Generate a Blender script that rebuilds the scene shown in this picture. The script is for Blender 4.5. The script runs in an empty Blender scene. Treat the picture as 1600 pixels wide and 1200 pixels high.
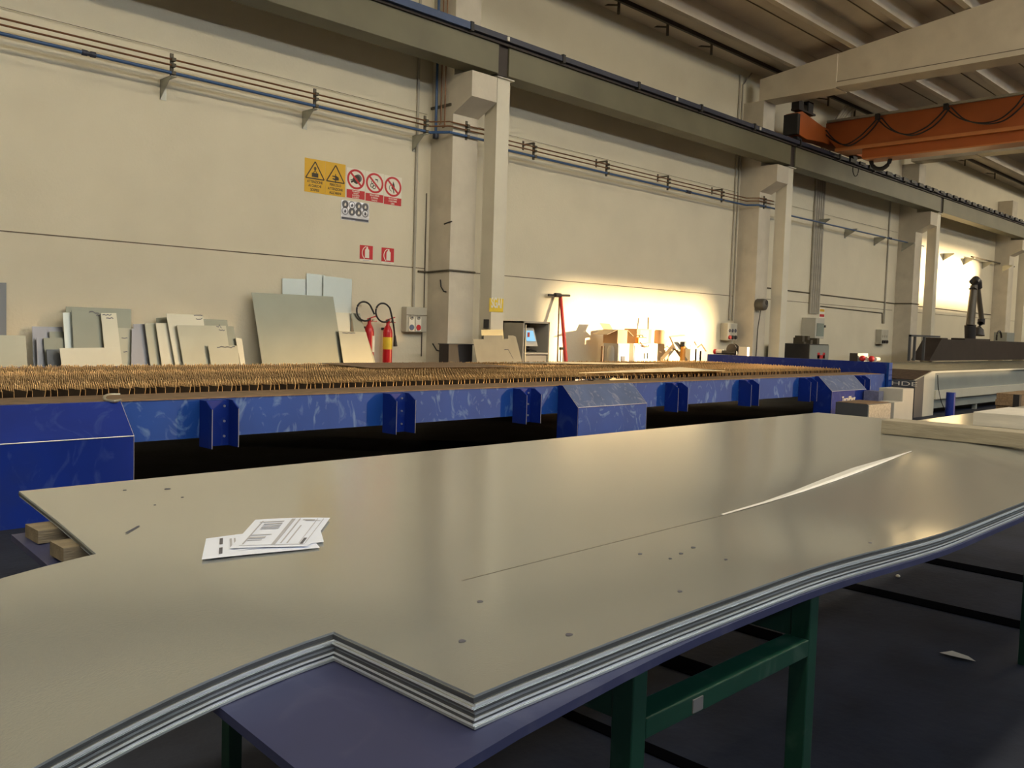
import bpy, bmesh, math, random
from mathutils import Vector
random.seed(7)
PI = math.pi
scene = bpy.context.scene
COL = scene.collection

# ------------------------------------------------------------------ camera
FPX = 1399.3
yaw, pitch, roll = 0.79251, 0.0618159, 0.03022825
CAM = Vector((0, 0, 1.4))
FW = Vector((math.sin(yaw)*math.cos(pitch), math.cos(yaw)*math.cos(pitch), -math.sin(pitch)))
_r = Vector((math.cos(yaw), -math.sin(yaw), 0))
_u = _r.cross(FW)
RT = math.cos(roll)*_r + math.sin(roll)*_u
UP = -math.sin(roll)*_r + math.cos(roll)*_u

def ray(x, y):
    return FW + RT*((x-800)/FPX) - UP*((y-600)/FPX)

def at(x, y, X=None, Y=None, Z=None):
    """measured image point -> world point on the plane X=, Y= or Z="""
    d = ray(x, y)
    if X is not None: t = (X-CAM.x)/d.x
    elif Y is not None: t = (Y-CAM.y)/d.y
    else: t = (Z-CAM.z)/d.z
    return CAM + d*t

cd = bpy.data.cameras.new('camera'); cam = bpy.data.objects.new('camera', cd); COL.objects.link(cam)
from mathutils import Matrix
M3 = Matrix((RT, UP, -FW)).transposed()
cam.matrix_world = Matrix.Translation(CAM) @ M3.to_4x4()
cd.sensor_fit = 'HORIZONTAL'; cd.sensor_width = 36; cd.lens = 36*FPX/1600
cd.clip_start = 0.05; cd.clip_end = 300
scene.camera = cam

# ------------------------------------------------------------------ materials
MATS = {}
def mat(name, col, rough=.5, metal=0., var=.12, scale=4., bump=0., bscale=60., stretch=(1, 1, 1),
        scratch=0., scol=(.6, .62, .7), sscale=9., stain=0., stcol=(.1, .08, .06), stscale=1.2, emit=None, spec=None):
    m = bpy.data.materials.new(name); m.use_nodes = True
    nt = m.node_tree; N = nt.nodes; L = nt.links
    b = N['Principled BSDF']
    b.inputs['Roughness'].default_value = rough
    b.inputs['Metallic'].default_value = metal
    if spec is not None: b.inputs['Specular IOR Level'].default_value = spec
    tc = N.new('ShaderNodeTexCoord'); mp = N.new('ShaderNodeMapping')
    mp.inputs['Scale'].default_value = stretch
    L.new(tc.outputs['Object'], mp.inputs['Vector'])
    nz = N.new('ShaderNodeTexNoise'); nz.inputs['Scale'].default_value = scale; nz.inputs['Detail'].default_value = 6
    L.new(mp.outputs[0], nz.inputs['Vector'])
    rp = N.new('ShaderNodeValToRGB')
    lo = [max(0, c*(1-var)) for c in col]; hi = [min(1, c*(1+var)) for c in col]
    rp.color_ramp.elements[0].color = (*lo, 1); rp.color_ramp.elements[1].color = (*hi, 1)
    rp.color_ramp.elements[0].position = .3; rp.color_ramp.elements[1].position = .7
    L.new(nz.outputs['Fac'], rp.inputs[0])
    out = rp.outputs[0]
    def overlay(src, sc, p0, p1, c, amt, st=None, dist=0.):
        n2 = N.new('ShaderNodeTexNoise'); n2.inputs['Scale'].default_value = sc; n2.inputs['Detail'].default_value = 8
        n2.inputs['Distortion'].default_value = dist
        if st:
            mm = N.new('ShaderNodeMapping'); mm.inputs['Scale'].default_value = st
            L.new(tc.outputs['Object'], mm.inputs['Vector']); L.new(mm.outputs[0], n2.inputs['Vector'])
        else: L.new(tc.outputs['Object'], n2.inputs['Vector'])
        r2 = N.new('ShaderNodeValToRGB')
        r2.color_ramp.elements[0].position = p0; r2.color_ramp.elements[1].position = p1
        r2.color_ramp.elements[0].color = (0, 0, 0, 1); r2.color_ramp.elements[1].color = (amt, amt, amt, 1)
        L.new(n2.outputs['Fac'], r2.inputs[0])
        mx = N.new('ShaderNodeMix'); mx.data_type = 'RGBA'
        L.new(r2.outputs[0], mx.inputs['Factor']); L.new(src, mx.inputs['A']); mx.inputs['B'].default_value = (*c, 1)
        return mx.outputs['Result']
    if scratch: out = overlay(out, sscale, .555, .68, scol, scratch, (1, 1, .6), 2.5)
    if stain: out = overlay(out, stscale, .55, .75, stcol, stain)
    L.new(out, b.inputs['Base Color'])
    if bump:
        n3 = N.new('ShaderNodeTexNoise'); n3.inputs['Scale'].default_value = bscale; n3.inputs['Detail'].default_value = 4
        L.new(mp.outputs[0], n3.inputs['Vector'])
        bp = N.new('ShaderNodeBump'); bp.inputs['Strength'].default_value = bump; bp.inputs['Distance'].default_value = .01
        L.new(n3.outputs['Fac'], bp.inputs['Height']); L.new(bp.outputs[0], b.inputs['Normal'])
    if emit:
        b.inputs['Emission Color'].default_value = (*emit[0], 1); b.inputs['Emission Strength'].default_value = emit[1]
    MATS[name] = m
    return m

WALL = mat('wall_plaster', (.70, .645, .50), .75, 0, .035, 1.1, .25, 30, stain=.10, stcol=(.42, .36, .27), stscale=.9)
SEAM = mat('seam_dark', (.16, .13, .09), .9)
CONC = mat('concrete_painted', (.66, .59, .46), .75, 0, .07, 1.6, .2, 18, stain=.25, stcol=(.36, .30, .22), stscale=1.5)
CONCG = mat('concrete_pilaster', (.60, .55, .45), .8, 0, .10, 1.8, .2, 18, stain=.35, stcol=(.34, .29, .22), stscale=1.7)
ROOFM = mat('roof_concrete', (.64, .57, .46), .8, 0, .08, 1.2, .2, 12, stain=.3, stcol=(.42, .35, .26), stscale=.8)
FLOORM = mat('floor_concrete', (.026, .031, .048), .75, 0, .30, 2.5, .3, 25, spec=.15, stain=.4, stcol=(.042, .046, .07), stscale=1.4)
FRONTW = mat('far_wall_paint', (.62, .56, .44), .8)
COLM = mat('column_cream_paint', (.68, .64, .52), .5, 0, .05, 2., stain=.15, stcol=(.4, .36, .28))
BEAMM = mat('runway_grey_green_paint', (.145, .135, .082), .5, 0, .14, 1.2, stain=.35, stcol=(.09, .07, .05), stscale=.7)
BEAMD = mat('runway_dark_steel', (.035, .025, .02), .6, 0)
RAILY = mat('runway_rail_steel', (.16, .12, .05), .5, .4)
BUSB = mat('busbar_blue', (.035, .07, .17), .45, 0, .1)
BUSD = mat('busbar_dark', (.03, .035, .06), .5, 0, .1)
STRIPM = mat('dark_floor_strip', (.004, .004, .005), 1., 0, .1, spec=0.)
BLACK = mat('black_rubber', (.015, .014, .014), .5)
DARK = mat('dark_paint', (.03, .028, .03), .5)
ORANGE = mat('crane_orange_paint', (.42, .105, .022), .45, 0, .10, 1.5)
ORANGEL = mat('crane_flange_orange', (.55, .20, .06), .45, 0, .06, 1.5)
BLUE = mat('machine_blue_paint', (.010, .060, .30), .5, 0, .12, 2., scratch=.45, scol=(.20, .34, .60), sscale=5, spec=.25)
BLUED = mat('machine_blue_housing', (.006, .026, .24), .45, 0, .12, 2., scratch=.10, scol=(.2, .3, .5), sscale=4, spec=.25, stain=.5, stcol=(.02, .03, .10), stscale=2.)
BLUEW = mat('machine_blue_worn', (.075, .115, .24), .42, 0, .15, 4., scratch=.35, scol=(.45, .45, .5), sscale=6)
EDGEM = mat('worn_edge_metal', (.55, .55, .6), .35, .7)
RUST = mat('rusty_rail', (.22, .15, .095), .6, .3, .3, 9.)
SLATM = mat('slat_slagged_light_bands', (.54, .37, .185), .36, .5, .80, 1.5, .5, 120, stretch=(.15, 1, .3))  # slagged steel, with the bands of light across the bed painted in
SLATD = mat('slat_support_dark', (.05, .032, .02), .8, 0, .3, 8.)
SHEET = mat('sheet_steel_top', (.60, .615, .585), .17, .72, .035, 1.3, .015, 220)
ST_A = mat('sheet_edge_light', (.80, .86, .90), .35, .35, .10, 60, stretch=(.05, .05, 6))  # three edge tones of one steel, its uneven reflections painted in
ST_B = mat('sheet_edge_dark', (.13, .14, .15), .5, .6, .15, 60, stretch=(.05, .05, 6))
ST_C = mat('sheet_edge_mid', (.40, .44, .47), .4, .5, .15, 60, stretch=(.05, .05, 6))
PURP = mat('purple_primer_plate', (.046, .054, .135), .42, .2, .12, 3., scratch=.08, scol=(.3, .3, .4), sscale=5, stain=.3, stcol=(.05, .045, .09))
GREEN = mat('green_trestle_paint', (.006, .040, .026), .35, 0, .15, 3., scratch=.06, scol=(.3, .4, .35))
WOOD = mat('grey_wood', (.34, .30, .22), .7, 0, .22, 8., .3, 40, stretch=(6, .6, 6), stain=.4, stcol=(.16, .13, .09), stscale=5)
WOODD = mat('shaded_batten_wood', (.21, .17, .11), .75, 0, .22, 8., .3, 40, stretch=(.6, 6, 6))  # wood darkened: the shadow under the sheets is put into the colour
WOODP = mat('pale_wood', (.62, .58, .50), .6, 0, .12, 6., .2, 40, stretch=(6, .6, 6))
WOODB = mat('brown_wood', (.30, .20, .11), .7, 0, .25, 6., .3, 40, stretch=(1, 6, 6))
PAPER = mat('paper_white', (.74, .80, .94), .7, 0, .02)
INK = mat('printed_grey', (.42, .43, .48), .8)
INKD = mat('printed_dark', (.10, .10, .12), .8)
GALV = mat('galvanised_steel', (.42, .42, .36), .45, .6, .12, 6.)
STRUT = mat('bracket_strut_steel', (.10, .085, .06), .55, .3)
COPPER = mat('copper_pipe', (.20, .095, .045), .4, .5, .2, 3.)
PIPEB = mat('blue_air_pipe', (.035, .09, .22), .4, 0, .1)
COND = mat('grey_conduit', (.40, .37, .30), .55)
BOXG = mat('grey_plastic_box', (.48, .46, .38), .5, 0, .05)
YEL = mat('sign_yellow', (.72, .42, .015), .5, 0, .04)
RED = mat('sign_red', (.56, .022, .028), .5, 0, .05)
WHITE = mat('sign_white', (.80, .76, .66), .5, 0, .03)
SBLK = mat('sign_black', (.05, .035, .02), .6)
SGREY = mat('sign_grey', (.13, .13, .14), .6)
EXTR = mat('extinguisher_red', (.52, .012, .018), .28, 0, .05)
LABY = mat('label_yellow', (.80, .58, .04), .5)
L_BEI = mat('leaning_sheet_beige', (.31, .305, .235), .38, .6, .06, 2.)
L_CRM = mat('leaning_sheet_cream', (.45, .43, .33), .36, .5, .05, 2.)
L_GRN = mat('leaning_sheet_grey_green', (.20, .205, .158), .36, .65, .06, 2.)
L_NOT = mat('notched_plate_steel', (.42, .385, .29), .65, .1, .08, 3., spec=.2)
L_BLU = mat('leaning_sheet_pale_blue', (.46, .50, .46), .35, .55, .05, 2.)
L_LAV = mat('leaning_sheet_lavender_grey', (.235, .235, .25), .36, .65, .06, 2.)
L_DRK = mat('leaning_sheet_dark_grey', (.12, .125, .13), .4, .65, .08, 2.)
CABG = mat('cabinet_grey_paint', (.42, .39, .33), .5, 0, .04)
CABL = mat('cabinet_light_paint', (.52, .50, .43), .5, 0, .04)
INSIDE = mat('cabinet_dark_inside', (.04, .035, .03), .7)
SCREEN = mat('screen_blue', (.10, .22, .32), .2, 0, .02, emit=((.25, .55, .8), .9))
CARD = mat('cardboard', (.46, .27, .13), .75, 0, .06, 5.)
CARDG = mat('cardboard_grey_side', (.42, .33, .22), .75, 0, .06, 5.)
ORG = mat('orange_plastic', (.75, .30, .02), .4)
REDP = mat('red_tube_paint', (.55, .03, .025), .35)
BROWN = mat('brown_stick', (.25, .14, .07), .6)
MGREY = mat('laser_grey_paint', (.26, .28, .26), .45, 0, .07, 2.)
MLITE = mat('laser_light_paint', (.56, .54, .45), .4, 0, .05, 2.)
MDARK = mat('laser_dark_paint', (.085, .09, .10), .45, 0, .1, 2.)
GANT = mat('gantry_brown_black', (.035, .025, .022), .5, 0, .2, 3.)
GRILL = mat('laser_bed_brown', (.07, .045, .03), .7, .2, .4, 14.)
SIRM = mat('siren_grey', (.085, .078, .065), .5)
ARMM = mat('arm_grey_brown', (.13, .115, .09), .4, .2, .1)
LIPM = mat('lip_glare_metal', (.86, .85, .80), .4, .25, .02)  # paler than the sheet steel: the lip's reflected glare is painted
DIAM = mat('tread_plate', (.26, .28, .42), .35, .5, .2, 25., .5, 90)
PERF = mat('perforated_tread', (.46, .45, .42), .4, .5, .25, 40., .4, 60)
GLASS = mat('cabinet_glass', (.30, .34, .30), .12, 0, .1, 3.)

# ------------------------------------------------------------------ mesh helper
WORLD = {}
KS = 1.0525   # runway and crane were measured at a trial depth; KS moves them to their true distance
DEPTH = [1.0]
def true(v): return CAM+(Vector(v)-CAM)*DEPTH[0]
class MB:
    def __init__(s): s.v = []; s.f = []; s.mi = []; s.cur = 0
    def add(s, vs, fs):
        o = len(s.v); s.v += [Vector(p) for p in vs]
        for f in fs: s.f.append([i+o for i in f]); s.mi.append(s.cur)
        return s
    def box(s, x0, x1, y0, y1, z0, z1):
        return s.add([(x0,y0,z0),(x1,y0,z0),(x1,y1,z0),(x0,y1,z0),(x0,y0,z1),(x1,y0,z1),(x1,y1,z1),(x0,y1,z1)],
                     [(3,2,1,0),(4,5,6,7),(0,1,5,4),(1,2,6,5),(2,3,7,6),(3,0,4,7)])
    def slab(s, poly, d):
        """flat polygon (3D points) given thickness along vector d"""
        n = len(poly); d = Vector(d); P = [Vector(p) for p in poly]
        return s.add(P+[p+d for p in P], [tuple(range(n)), tuple(range(2*n-1, n-1, -1))] +
                     [(i, (i+n), (i+1) % n+n, (i+1) % n) for i in range(n)])
    def tube(s, pts, r, n=8, caps=True):
        P = [Vector(p) for p in pts]; rr = r if isinstance(r, (list, tuple)) else [r]*len(P)
        rings = []
        for i, p in enumerate(P):
            t = (P[min(i+1, len(P)-1)]-P[max(i-1, 0)]).normalized()
            a = Vector((0, 0, 1)) if abs(t.z) < .9 else Vector((1, 0, 0))
            u = t.cross(a).normalized(); w = t.cross(u)
            rings.append([p+rr[i]*(math.cos(2*PI*k/n)*u+math.sin(2*PI*k/n)*w) for k in range(n)])
        vs = [v for q in rings for v in q]; fs = []
        for i in range(len(P)-1):
            for k in range(n):
                fs.append((i*n+k, i*n+(k+1) % n, (i+1)*n+(k+1) % n, (i+1)*n+k))
        if caps: fs += [tuple(range(n-1, -1, -1)), tuple(range((len(P)-1)*n, len(P)*n))]
        return s.add(vs, fs)
    def bar(s, a, b, w, h, up=(0, 0, 1)):
        a, b = Vector(a), Vector(b); t = (b-a).normalized(); u = t.cross(Vector(up)).normalized(); v = u.cross(t)
        q = [a-u*w/2-v*h/2, a+u*w/2-v*h/2, a+u*w/2+v*h/2, a-u*w/2+v*h/2]
        return s.slab(q, b-a)
    def lathe(s, c, prof, n=16, axis='z'):
        c = Vector(c); vs = []; fs = []
        for r, h in prof:
            for k in range(n):
                a = 2*PI*k/n
                if axis == 'z': vs.append(c+Vector((r*math.cos(a), r*math.sin(a), h)))
                elif axis == 'y': vs.append(c+Vector((r*math.cos(a), h, r*math.sin(a))))
                else: vs.append(c+Vector((h, r*math.cos(a), r*math.sin(a))))
        for i in range(len(prof)-1):
            for k in range(n): fs.append((i*n+k, i*n+(k+1) % n, (i+1)*n+(k+1) % n, (i+1)*n+k))
        fs += [tuple(range(n-1, -1, -1)), tuple(range((len(prof)-1)*n, len(prof)*n))]
        return s.add(vs, fs)
    def build(s, name, material, parent=None, smooth=False, bevel=0.):
        me = bpy.data.meshes.new(name)
        if DEPTH[0] != 1.0: s.v = [true(v) for v in s.v]
        if parent is not None: org = WORLD[parent]
        else:
            lo = Vector([min(v[i] for v in s.v) for i in range(3)]); hi = Vector([max(v[i] for v in s.v) for i in range(3)])
            org = Vector(((lo.x+hi.x)/2, (lo.y+hi.y)/2, lo.z))
        me.from_pydata([v-org for v in s.v], [], s.f)
        ms = material if isinstance(material, (list, tuple)) else [material]
        for m in ms: me.materials.append(m)
        for p, i in zip(me.polygons, s.mi): p.material_index = min(i, len(ms)-1)
        bm = bmesh.new(); bm.from_mesh(me)
        bmesh.ops.recalc_face_normals(bm, faces=bm.faces)
        bm.to_mesh(me); bm.free()
        if smooth:
            for p in me.polygons: p.use_smooth = True
            try: me.set_sharp_from_angle(angle=math.radians(40))
            except Exception: pass
        o = bpy.data.objects.new(name, me); COL.objects.link(o)
        if parent is None: o.location = org; WORLD[o] = org
        else: o.parent = parent; WORLD[o] = org
        if bevel:
            bv = o.modifiers.new('bevel', 'BEVEL'); bv.width = bevel; bv.segments = 2; bv.limit_method = 'ANGLE'
        return o

def tag(o, label, cat, group=None, kind=None):
    if label: o['label'] = label
    if cat: o['category'] = cat
    if group: o['group'] = group
    if kind: o['kind'] = kind
    return o
def thing(name, label, cat, loc, group=None):
    o = bpy.data.objects.new(name, None); COL.objects.link(o); o.empty_display_size = .1
    loc = true(loc); o.location = loc; WORLD[o] = Vector(loc)
    return tag(o, label, cat, group)
def struct(name, mb, m):
    o = mb.build(name, m); o['kind'] = 'structure'; return o
def one(name, mb, m, label, cat, group=None, **k):
    return tag(mb.build(name, m, **k), label, cat, group)

def text_part(name, s, m, parent, org, right, up, size, depth=.0008, align='CENTER', sx=1., bold=0.):
    """lettering as mesh, standing in the plane right/up with its baseline point at org"""
    cu = bpy.data.curves.new(name, 'FONT'); cu.body = s; cu.size = size; cu.extrude = depth; cu.align_x = align; cu.space_line = .85
    cu.offset = bold
    t = bpy.data.objects.new('tmp_text', cu); COL.objects.link(t)
    bpy.context.view_layer.update()
    me = bpy.data.meshes.new_from_object(t.evaluated_get(bpy.context.evaluated_depsgraph_get()))
    bpy.data.objects.remove(t); bpy.data.curves.remove(cu)
    right = Vector(right).normalized(); up = Vector(up).normalized(); nrm = right.cross(up)
    po = WORLD[parent]
    for v in me.vertices:
        c = v.co.copy(); v.co = Vector(org)+right*c.x*sx+up*c.y+nrm*c.z-po
    me.name = name; me.materials.clear(); me.materials.append(m)
    o = bpy.data.objects.new(name, me); COL.objects.link(o); o.parent = parent; WORLD[o] = po
    return o

YW = 11.4            # inner face of the long wall
# ------------------------------------------------------------------ setting
XL, XR, YF = -9., 74., -16.
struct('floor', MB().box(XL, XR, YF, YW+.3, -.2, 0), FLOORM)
w = MB().box(XL, XR, YW, YW+.3, 0, 8.6)
w.cur = 1
for x0, x1, z in ((XL, 9.45, 2.335), (10.1, 19.05, 2.335), (19.7, 28.5, 2.335), (29.3, 45, 2.335), (19.7, 45, 4.62-.9), (-9, 9.4, .02)):
    if z > 2 and z < 3: w.box(x0, x1, YW-.004, YW+.01, z-.007, z+.007)
struct('wall_back', w, [WALL, SEAM])

# unseen opposite wall; its three openings are added to shape the sun patches
SUN = Vector((-.672, .741, -.0787)).normalized()
fw = MB()
holes = [(23.1, 37.6, 2.4, 4.15), (37.6, 42.9, 3.45, 4.95), (54.5, 61., 5.8, 7.3)]
xs = sorted({XL, XR, *[h[0] for h in holes], *[h[1] for h in holes]})
zs = sorted({0, 8.6, *[h[2] for h in holes], *[h[3] for h in holes]})
for a, b in zip(xs, xs[1:]):
    for c, d in zip(zs, zs[1:]):
        if any(h[0] <= (a+b)/2 <= h[1] and h[2] <= (c+d)/2 <= h[3] for h in holes): continue
        fw.box(a, b, YF-.25, YF, c, d)
struct('wall_front', fw, FRONTW)
# filter pane added in the longest opening to weaken the sun
gm = bpy.data.materials.new('sun_dimming_pane'); gm.use_nodes = True
_n = gm.node_tree.nodes; _l = gm.node_tree.links; _n.remove(_n['Principled BSDF'])
_t = _n.new('ShaderNodeBsdfTransparent'); _t.inputs[0].default_value = (.27, .25, .22, 1)
_z = _n.new('ShaderNodeTexNoise'); _z.inputs['Scale'].default_value = .6
_d = _n.new('ShaderNodeBsdfTranslucent'); _d.inputs[0].default_value = (.7, .66, .58, 1)
_m = _n.new('ShaderNodeMixShader'); _m.inputs[0].default_value = .12
_l.new(_t.outputs[0], _m.inputs[1]); _l.new(_d.outputs[0], _m.inputs[2]); _l.new(_m.outputs[0], _n['Material Output'].inputs[0])
wb = MB().box(23.1, 37.6, YF-.14, YF-.12, 2.4, 4.15)
struct('sun_filter_pane', wb, gm)
struct('wall_left', MB().box(XL-.3, XL, YF, YW, 0, 10), FRONTW)
struct('wall_right', MB().box(XR, XR+.3, YF, YW, 0, 10), FRONTW)

# pitched roof of ribbed concrete planks
YR = -2.3
def zr(y): return 7.40+.135*(10.96-y) if y > YR else 7.40+.135*(10.96-YR)-.135*(YR-y)
rf = MB()
for y0, y1 in ((11.45, YR), (YR, YF-.2)):
    za, zb = zr(y0)+.34, zr(y1)+.34
    rf.add([(XL,y0,za),(XR,y0,za),(XR,y1,zb),(XL,y1,zb),(XL,y0,za+.2),(XR,y0,za+.2),(XR,y1,zb+.2),(XL,y1,zb+.2)],
           [(0,1,2,3),(7,6,5,4),(0,4,5,1),(1,5,6,2),(2,6,7,3),(3,7,4,0)])
ribs = [10.16, 8.80, 7.63, 6.50]+[5.32-1.18*k for k in range(17)]
for y in ribs:
    z = zr(y)
    rf.slab([(XL,y-.13,zr(y-.13)+.36),(XL,y-.065,z),(XL,y+.065,z),(XL,y+.13,zr(y+.13)+.36)], (XR-XL, 0, 0))
rf.cur = 1
for a, b in zip(ribs, ribs[1:]):
    y = (a+b)/2; rf.box(XL, XR, y-.012, y+.012, zr(y)+.330, zr(y)+.345)
struct('ceiling', rf, [ROOFM, SEAM])
# gutter channel along the wall head
g = MB().box(XL, XR, 10.98, 11.4, 7.86, 7.90); g.box(XL, XR, 10.92, 10.98, 7.66, 8.2)
struct('trim_1', g, BEAMD)
hg = None
for i, x in enumerate((13.75, 15.36, 17.0, 22.6, 24.2, 31.4, 33., 36.2)):
    m = MB().box(x-.02, x+.02, 11.0-.02, 11.0+.02, 7.45, 7.86); m.bar((x, 11.0, 7.62), (x, 11.4, 7.72), .03, .03)
    one('gutter_hanger', m, STRUT, ['short dark hanger under the gutter at the top edge of the photo', 'dark hanger under the gutter between two other hangers left of the concrete roof beam',
        'dark hanger under the gutter nearest the left of the concrete roof beam', 'dark hanger under the gutter just above the orange crane girder',
        'dark gutter hanger hidden close behind the orange crane girder', 'dark gutter hanger on the far wall, left one of the far pair', 'dark gutter hanger on the far wall, right one of the far pair',
        'dark gutter hanger on the far wall beyond the far pair'][i], 'hanger', 'hangers under the gutter')

# roof beams (concrete, along Y)
for i, x in enumerate((9.75, 19.1, 28.3)):
    m = MB(); W = .55
    def prof(y0, y1, x0, x1, zb, zt0, zt1):
        m.add([(x0,y0,zb),(x1,y0,zb),(x1,y1,zb),(x0,y1,zb),(x0,y0,zt0),(x1,y0,zt0),(x1,y1,zt1),(x0,y1,zt1)],
              [(3,2,1,0),(4,5,6,7),(0,1,5,4),(1,2,6,5),(2,3,7,6),(3,0,4,7)])
    prof(9.14, 11.0, x, x+W, 6.88, zr(9.14)-.02, zr(11.)-.02)        # solid end block
    prof(YR, 9.14, x, x+W, 6.90, 7.0, 7.0)                            # bottom flange
    prof(YR, 9.14, x+.035, x+W-.035, 7.0, zr(YR)-.02, zr(9.14)-.02)       # web
    m.cur = 1; m.box(x+.02, x+.036, YR, 9.14, 6.998, 7.022)
    o = one('roof_beam', m, [CONC, SEAM], ['cream concrete roof beam above the nearest pilaster', 'large cream concrete roof beam in front of the orange crane girder',
             'far cream concrete roof beam seen under the orange crane girder'][i], 'roof beam', 'concrete roof beams')

# pilasters with corbels
for i, x in enumerate((9.52, 19.1, 28.65)):
    x1 = x+.54
    m = MB().box(x, x1, 10.87, YW, 0, 6.88)
    m.slab([(x, 10.87, 4.77), (x, 10.45, 4.98), (x, 10.45, 5.37), (x, 10.87, 5.37)], (.54, 0, 0))
    one('pilaster', m, CONCG, ['stained concrete pilaster with corbel beside the round pictogram signs', 'concrete pilaster with corbel behind the grey wall siren',
        'far concrete pilaster with corbel beside the brightest patch of sun'][i], 'pilaster', 'concrete wall pilasters')
m = MB().box(38.1, 38.7, 10.87, YW, 0, 6.88); m.slab([(38.1, 10.87, 4.77), (38.1, 10.45, 4.98), (38.1, 10.45, 5.37), (38.1, 10.87, 5.37)], (.6, 0, 0))
one('pilaster', m, CONCG, 'farthest concrete pilaster at the right edge of the photo', 'pilaster', 'concrete wall pilasters')

# steel columns under the runway
for i, x in enumerate((10.135, 19.72, 29.40, 39.0)):
    t = thing('steel_column', ['cream steel column nearest the camera, with a yellow notice on it', 'cream steel column beside the grey wall siren', 'cream steel column left of the bright sunlit bay',
              'last cream steel column at the right edge of the photo'][i], 'column', (x+.142, 10.66, 0), 'steel columns under the crane runway')
    m = MB().box(x, x+.284, 10.52, 10.533, .015, 5.40); m.box(x, x+.284, 10.787, 10.80, .015, 5.40); m.box(x+.134, x+.15, 10.533, 10.787, .015, 5.40)
    m.box(x+.004, x+.012, 10.533, 10.787, .015, 5.40)
    m.build('shaft', COLM, t)
    MB().box(x-.04, x+.345, 10.48, 10.83, 5.40, 5.42).build('cap_plate', COLM, t)
    MB().box(x-.04, x+.345, 10.48, 10.83, 0, .015).build('base_plate', COLM, t)
    if i == 0:
        a, b = at(759.5, 499, Y=10.6), at(759.5, 513, Y=10.6)
        MB().box(x-.03, x, 10.56, 10.66, b.z, a.z).build('terminal_block', DARK, t)['label'] = 'small dark block on the column side'

# yellow notice on the first column
a = at(765, 465.5, Y=10.515); b = at(786, 488, Y=10.515)
t = thing('yellow_notice', 'yellow notice with big white letters stuck on the nearest steel column', 'notice', ((a.x+b.x)/2, 10.518, b.z))
MB().box(a.x, b.x, 10.514, 10.519, b.z, a.z).build('notice_sheet', YEL if False else LABY, t)
text_part('lettering', 'SGAI', WHITE, t, ((a.x+b.x)/2, 10.512, b.z+.07), (1, 0, 0), (0, 0, 1), .235, .001, sx=.50, bold=.006)

# ------------------------------------------------------------------ crane runway
DEPTH[0] = KS
ry0, ry1 = 9.9, 10.25
t = thing('crane_runway', 'grey green crane runway beam running along the wall on the columns', 'runway beam', (18, 10.1, 5.22))
brk = [XL+.5, 9.66, 18.78, 28.0, 37.24, 52]
for a, b in zip(brk, brk[1:]):
    MB().box(a+.11, b-.11, ry0, ry1, 5.23, 5.80).build('girder', BEAMM, t, bevel=.006)
for x in brk[1:-1]:
    MB().box(x-.11, x+.11, ry0+.03, ry1-.03, 5.22, 5.80).build('joint_stiffener', BEAMD, t)
MB().box(XL, 52, ry0+.02, ry1-.02, 5.80, 5.82).build('top_flange', RAILY, t)
MB().box(XL, 52, 10.04, 10.10, 5.82, 5.87).build('crane_rail', RAILY, t)
MB().box(XL, 8.9, 9.80, 9.885, 5.69, 5.79).build('busbar', BUSB, t)['label'] = 'bright blue busbar section'
MB().box(8.9, 52, 9.80, 9.885, 5.70, 5.78).build('busbar', BUSD, t)
MB().box(XL, 52, 9.86, 9.905, 5.655, 5.69).build('busbar_shelf', BEAMD, t)
for k in range(13):
    x = 4.9+2.0*k
    MB().box(x-.03, x+.03, 9.785, 9.90, 5.67, 5.80).build('busbar_clip', BLACK, t)
for x in (9.63, 14.05, 17.1):
    MB().box(x-.02, x+.02, 9.775, 9.80, 5.70, 5.76).build('white_tab', WHITE, t)
for k in range(26):
    x = 21.4+.55*k; MB().box(x, x+.3, 9.76, 9.80, 5.70+.02*(k % 2), 5.79).build('cable_clip', BLACK, t)
m = MB(); c = at(1337, 265, Y=9.8)
m.tube([c+Vector((.16*math.cos(a), 0, .16*math.sin(a))) for a in [PI*.1-k*PI*1.2/12 for k in range(13)]], .012, 6)
m.build('hanging_cable_loop', BLACK, t)

# ------------------------------------------------------------------ overhead crane
t = thing('overhead_crane', 'orange overhead travelling crane girder with black festoon cable', 'crane', (20.75, 9.9, 5.5))
gy0, gy1 = -11., 9.75
gm = MB().slab([(20.5, gy0, 5.85), (20.5, gy1-.05, 5.85), (20.5, gy1+.25, 6.18), (20.5, gy1+.25, 6.48), (20.5, gy0, 6.48)], (.45, 0, 0))
gm.build('girder', ORANGE, t)
MB().box(20.42, 21.03, gy0, 9.72, 5.775, 5.85).build('flange', ORANGEL, t)
MB().box(20.52, 20.93, gy0, 9.1, 5.56, 5.775).build('lower_girder', ORANGE, t)
MB().box(20.48, 20.97, gy0, 9.05, 5.53, 5.56).build('lower_flange', ORANGEL, t)
MB().box(20.42, 21.0, gy0, 9.95, 6.48, 6.53).build('cable_rail', GALV, t)
m = MB().slab([(18.9, 9.92, 5.98), (18.9, 9.92, 6.42), (19.15, 9.92, 6.50), (20.2, 9.92, 6.34), (22.6, 9.92, 6.34), (22.6, 9.92, 5.98), (20.2, 9.92, 5.98), (19.4, 9.92, 5.92)], (0, .28, 0))
m.build('end_carriage', ORANGE, t, bevel=.01)
for x in (19.25, 22.2): MB().lathe((x, 10.0, 5.98), [(.11, 0), (.13, .01), (.13, .12), (.11, .13)], 16, 'y').build('wheel', DARK, t)
m = MB().box(18.86, 18.98, 9.88, 10.22, 5.95, 6.40); m.build('buffer', BLACK, t)
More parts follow.
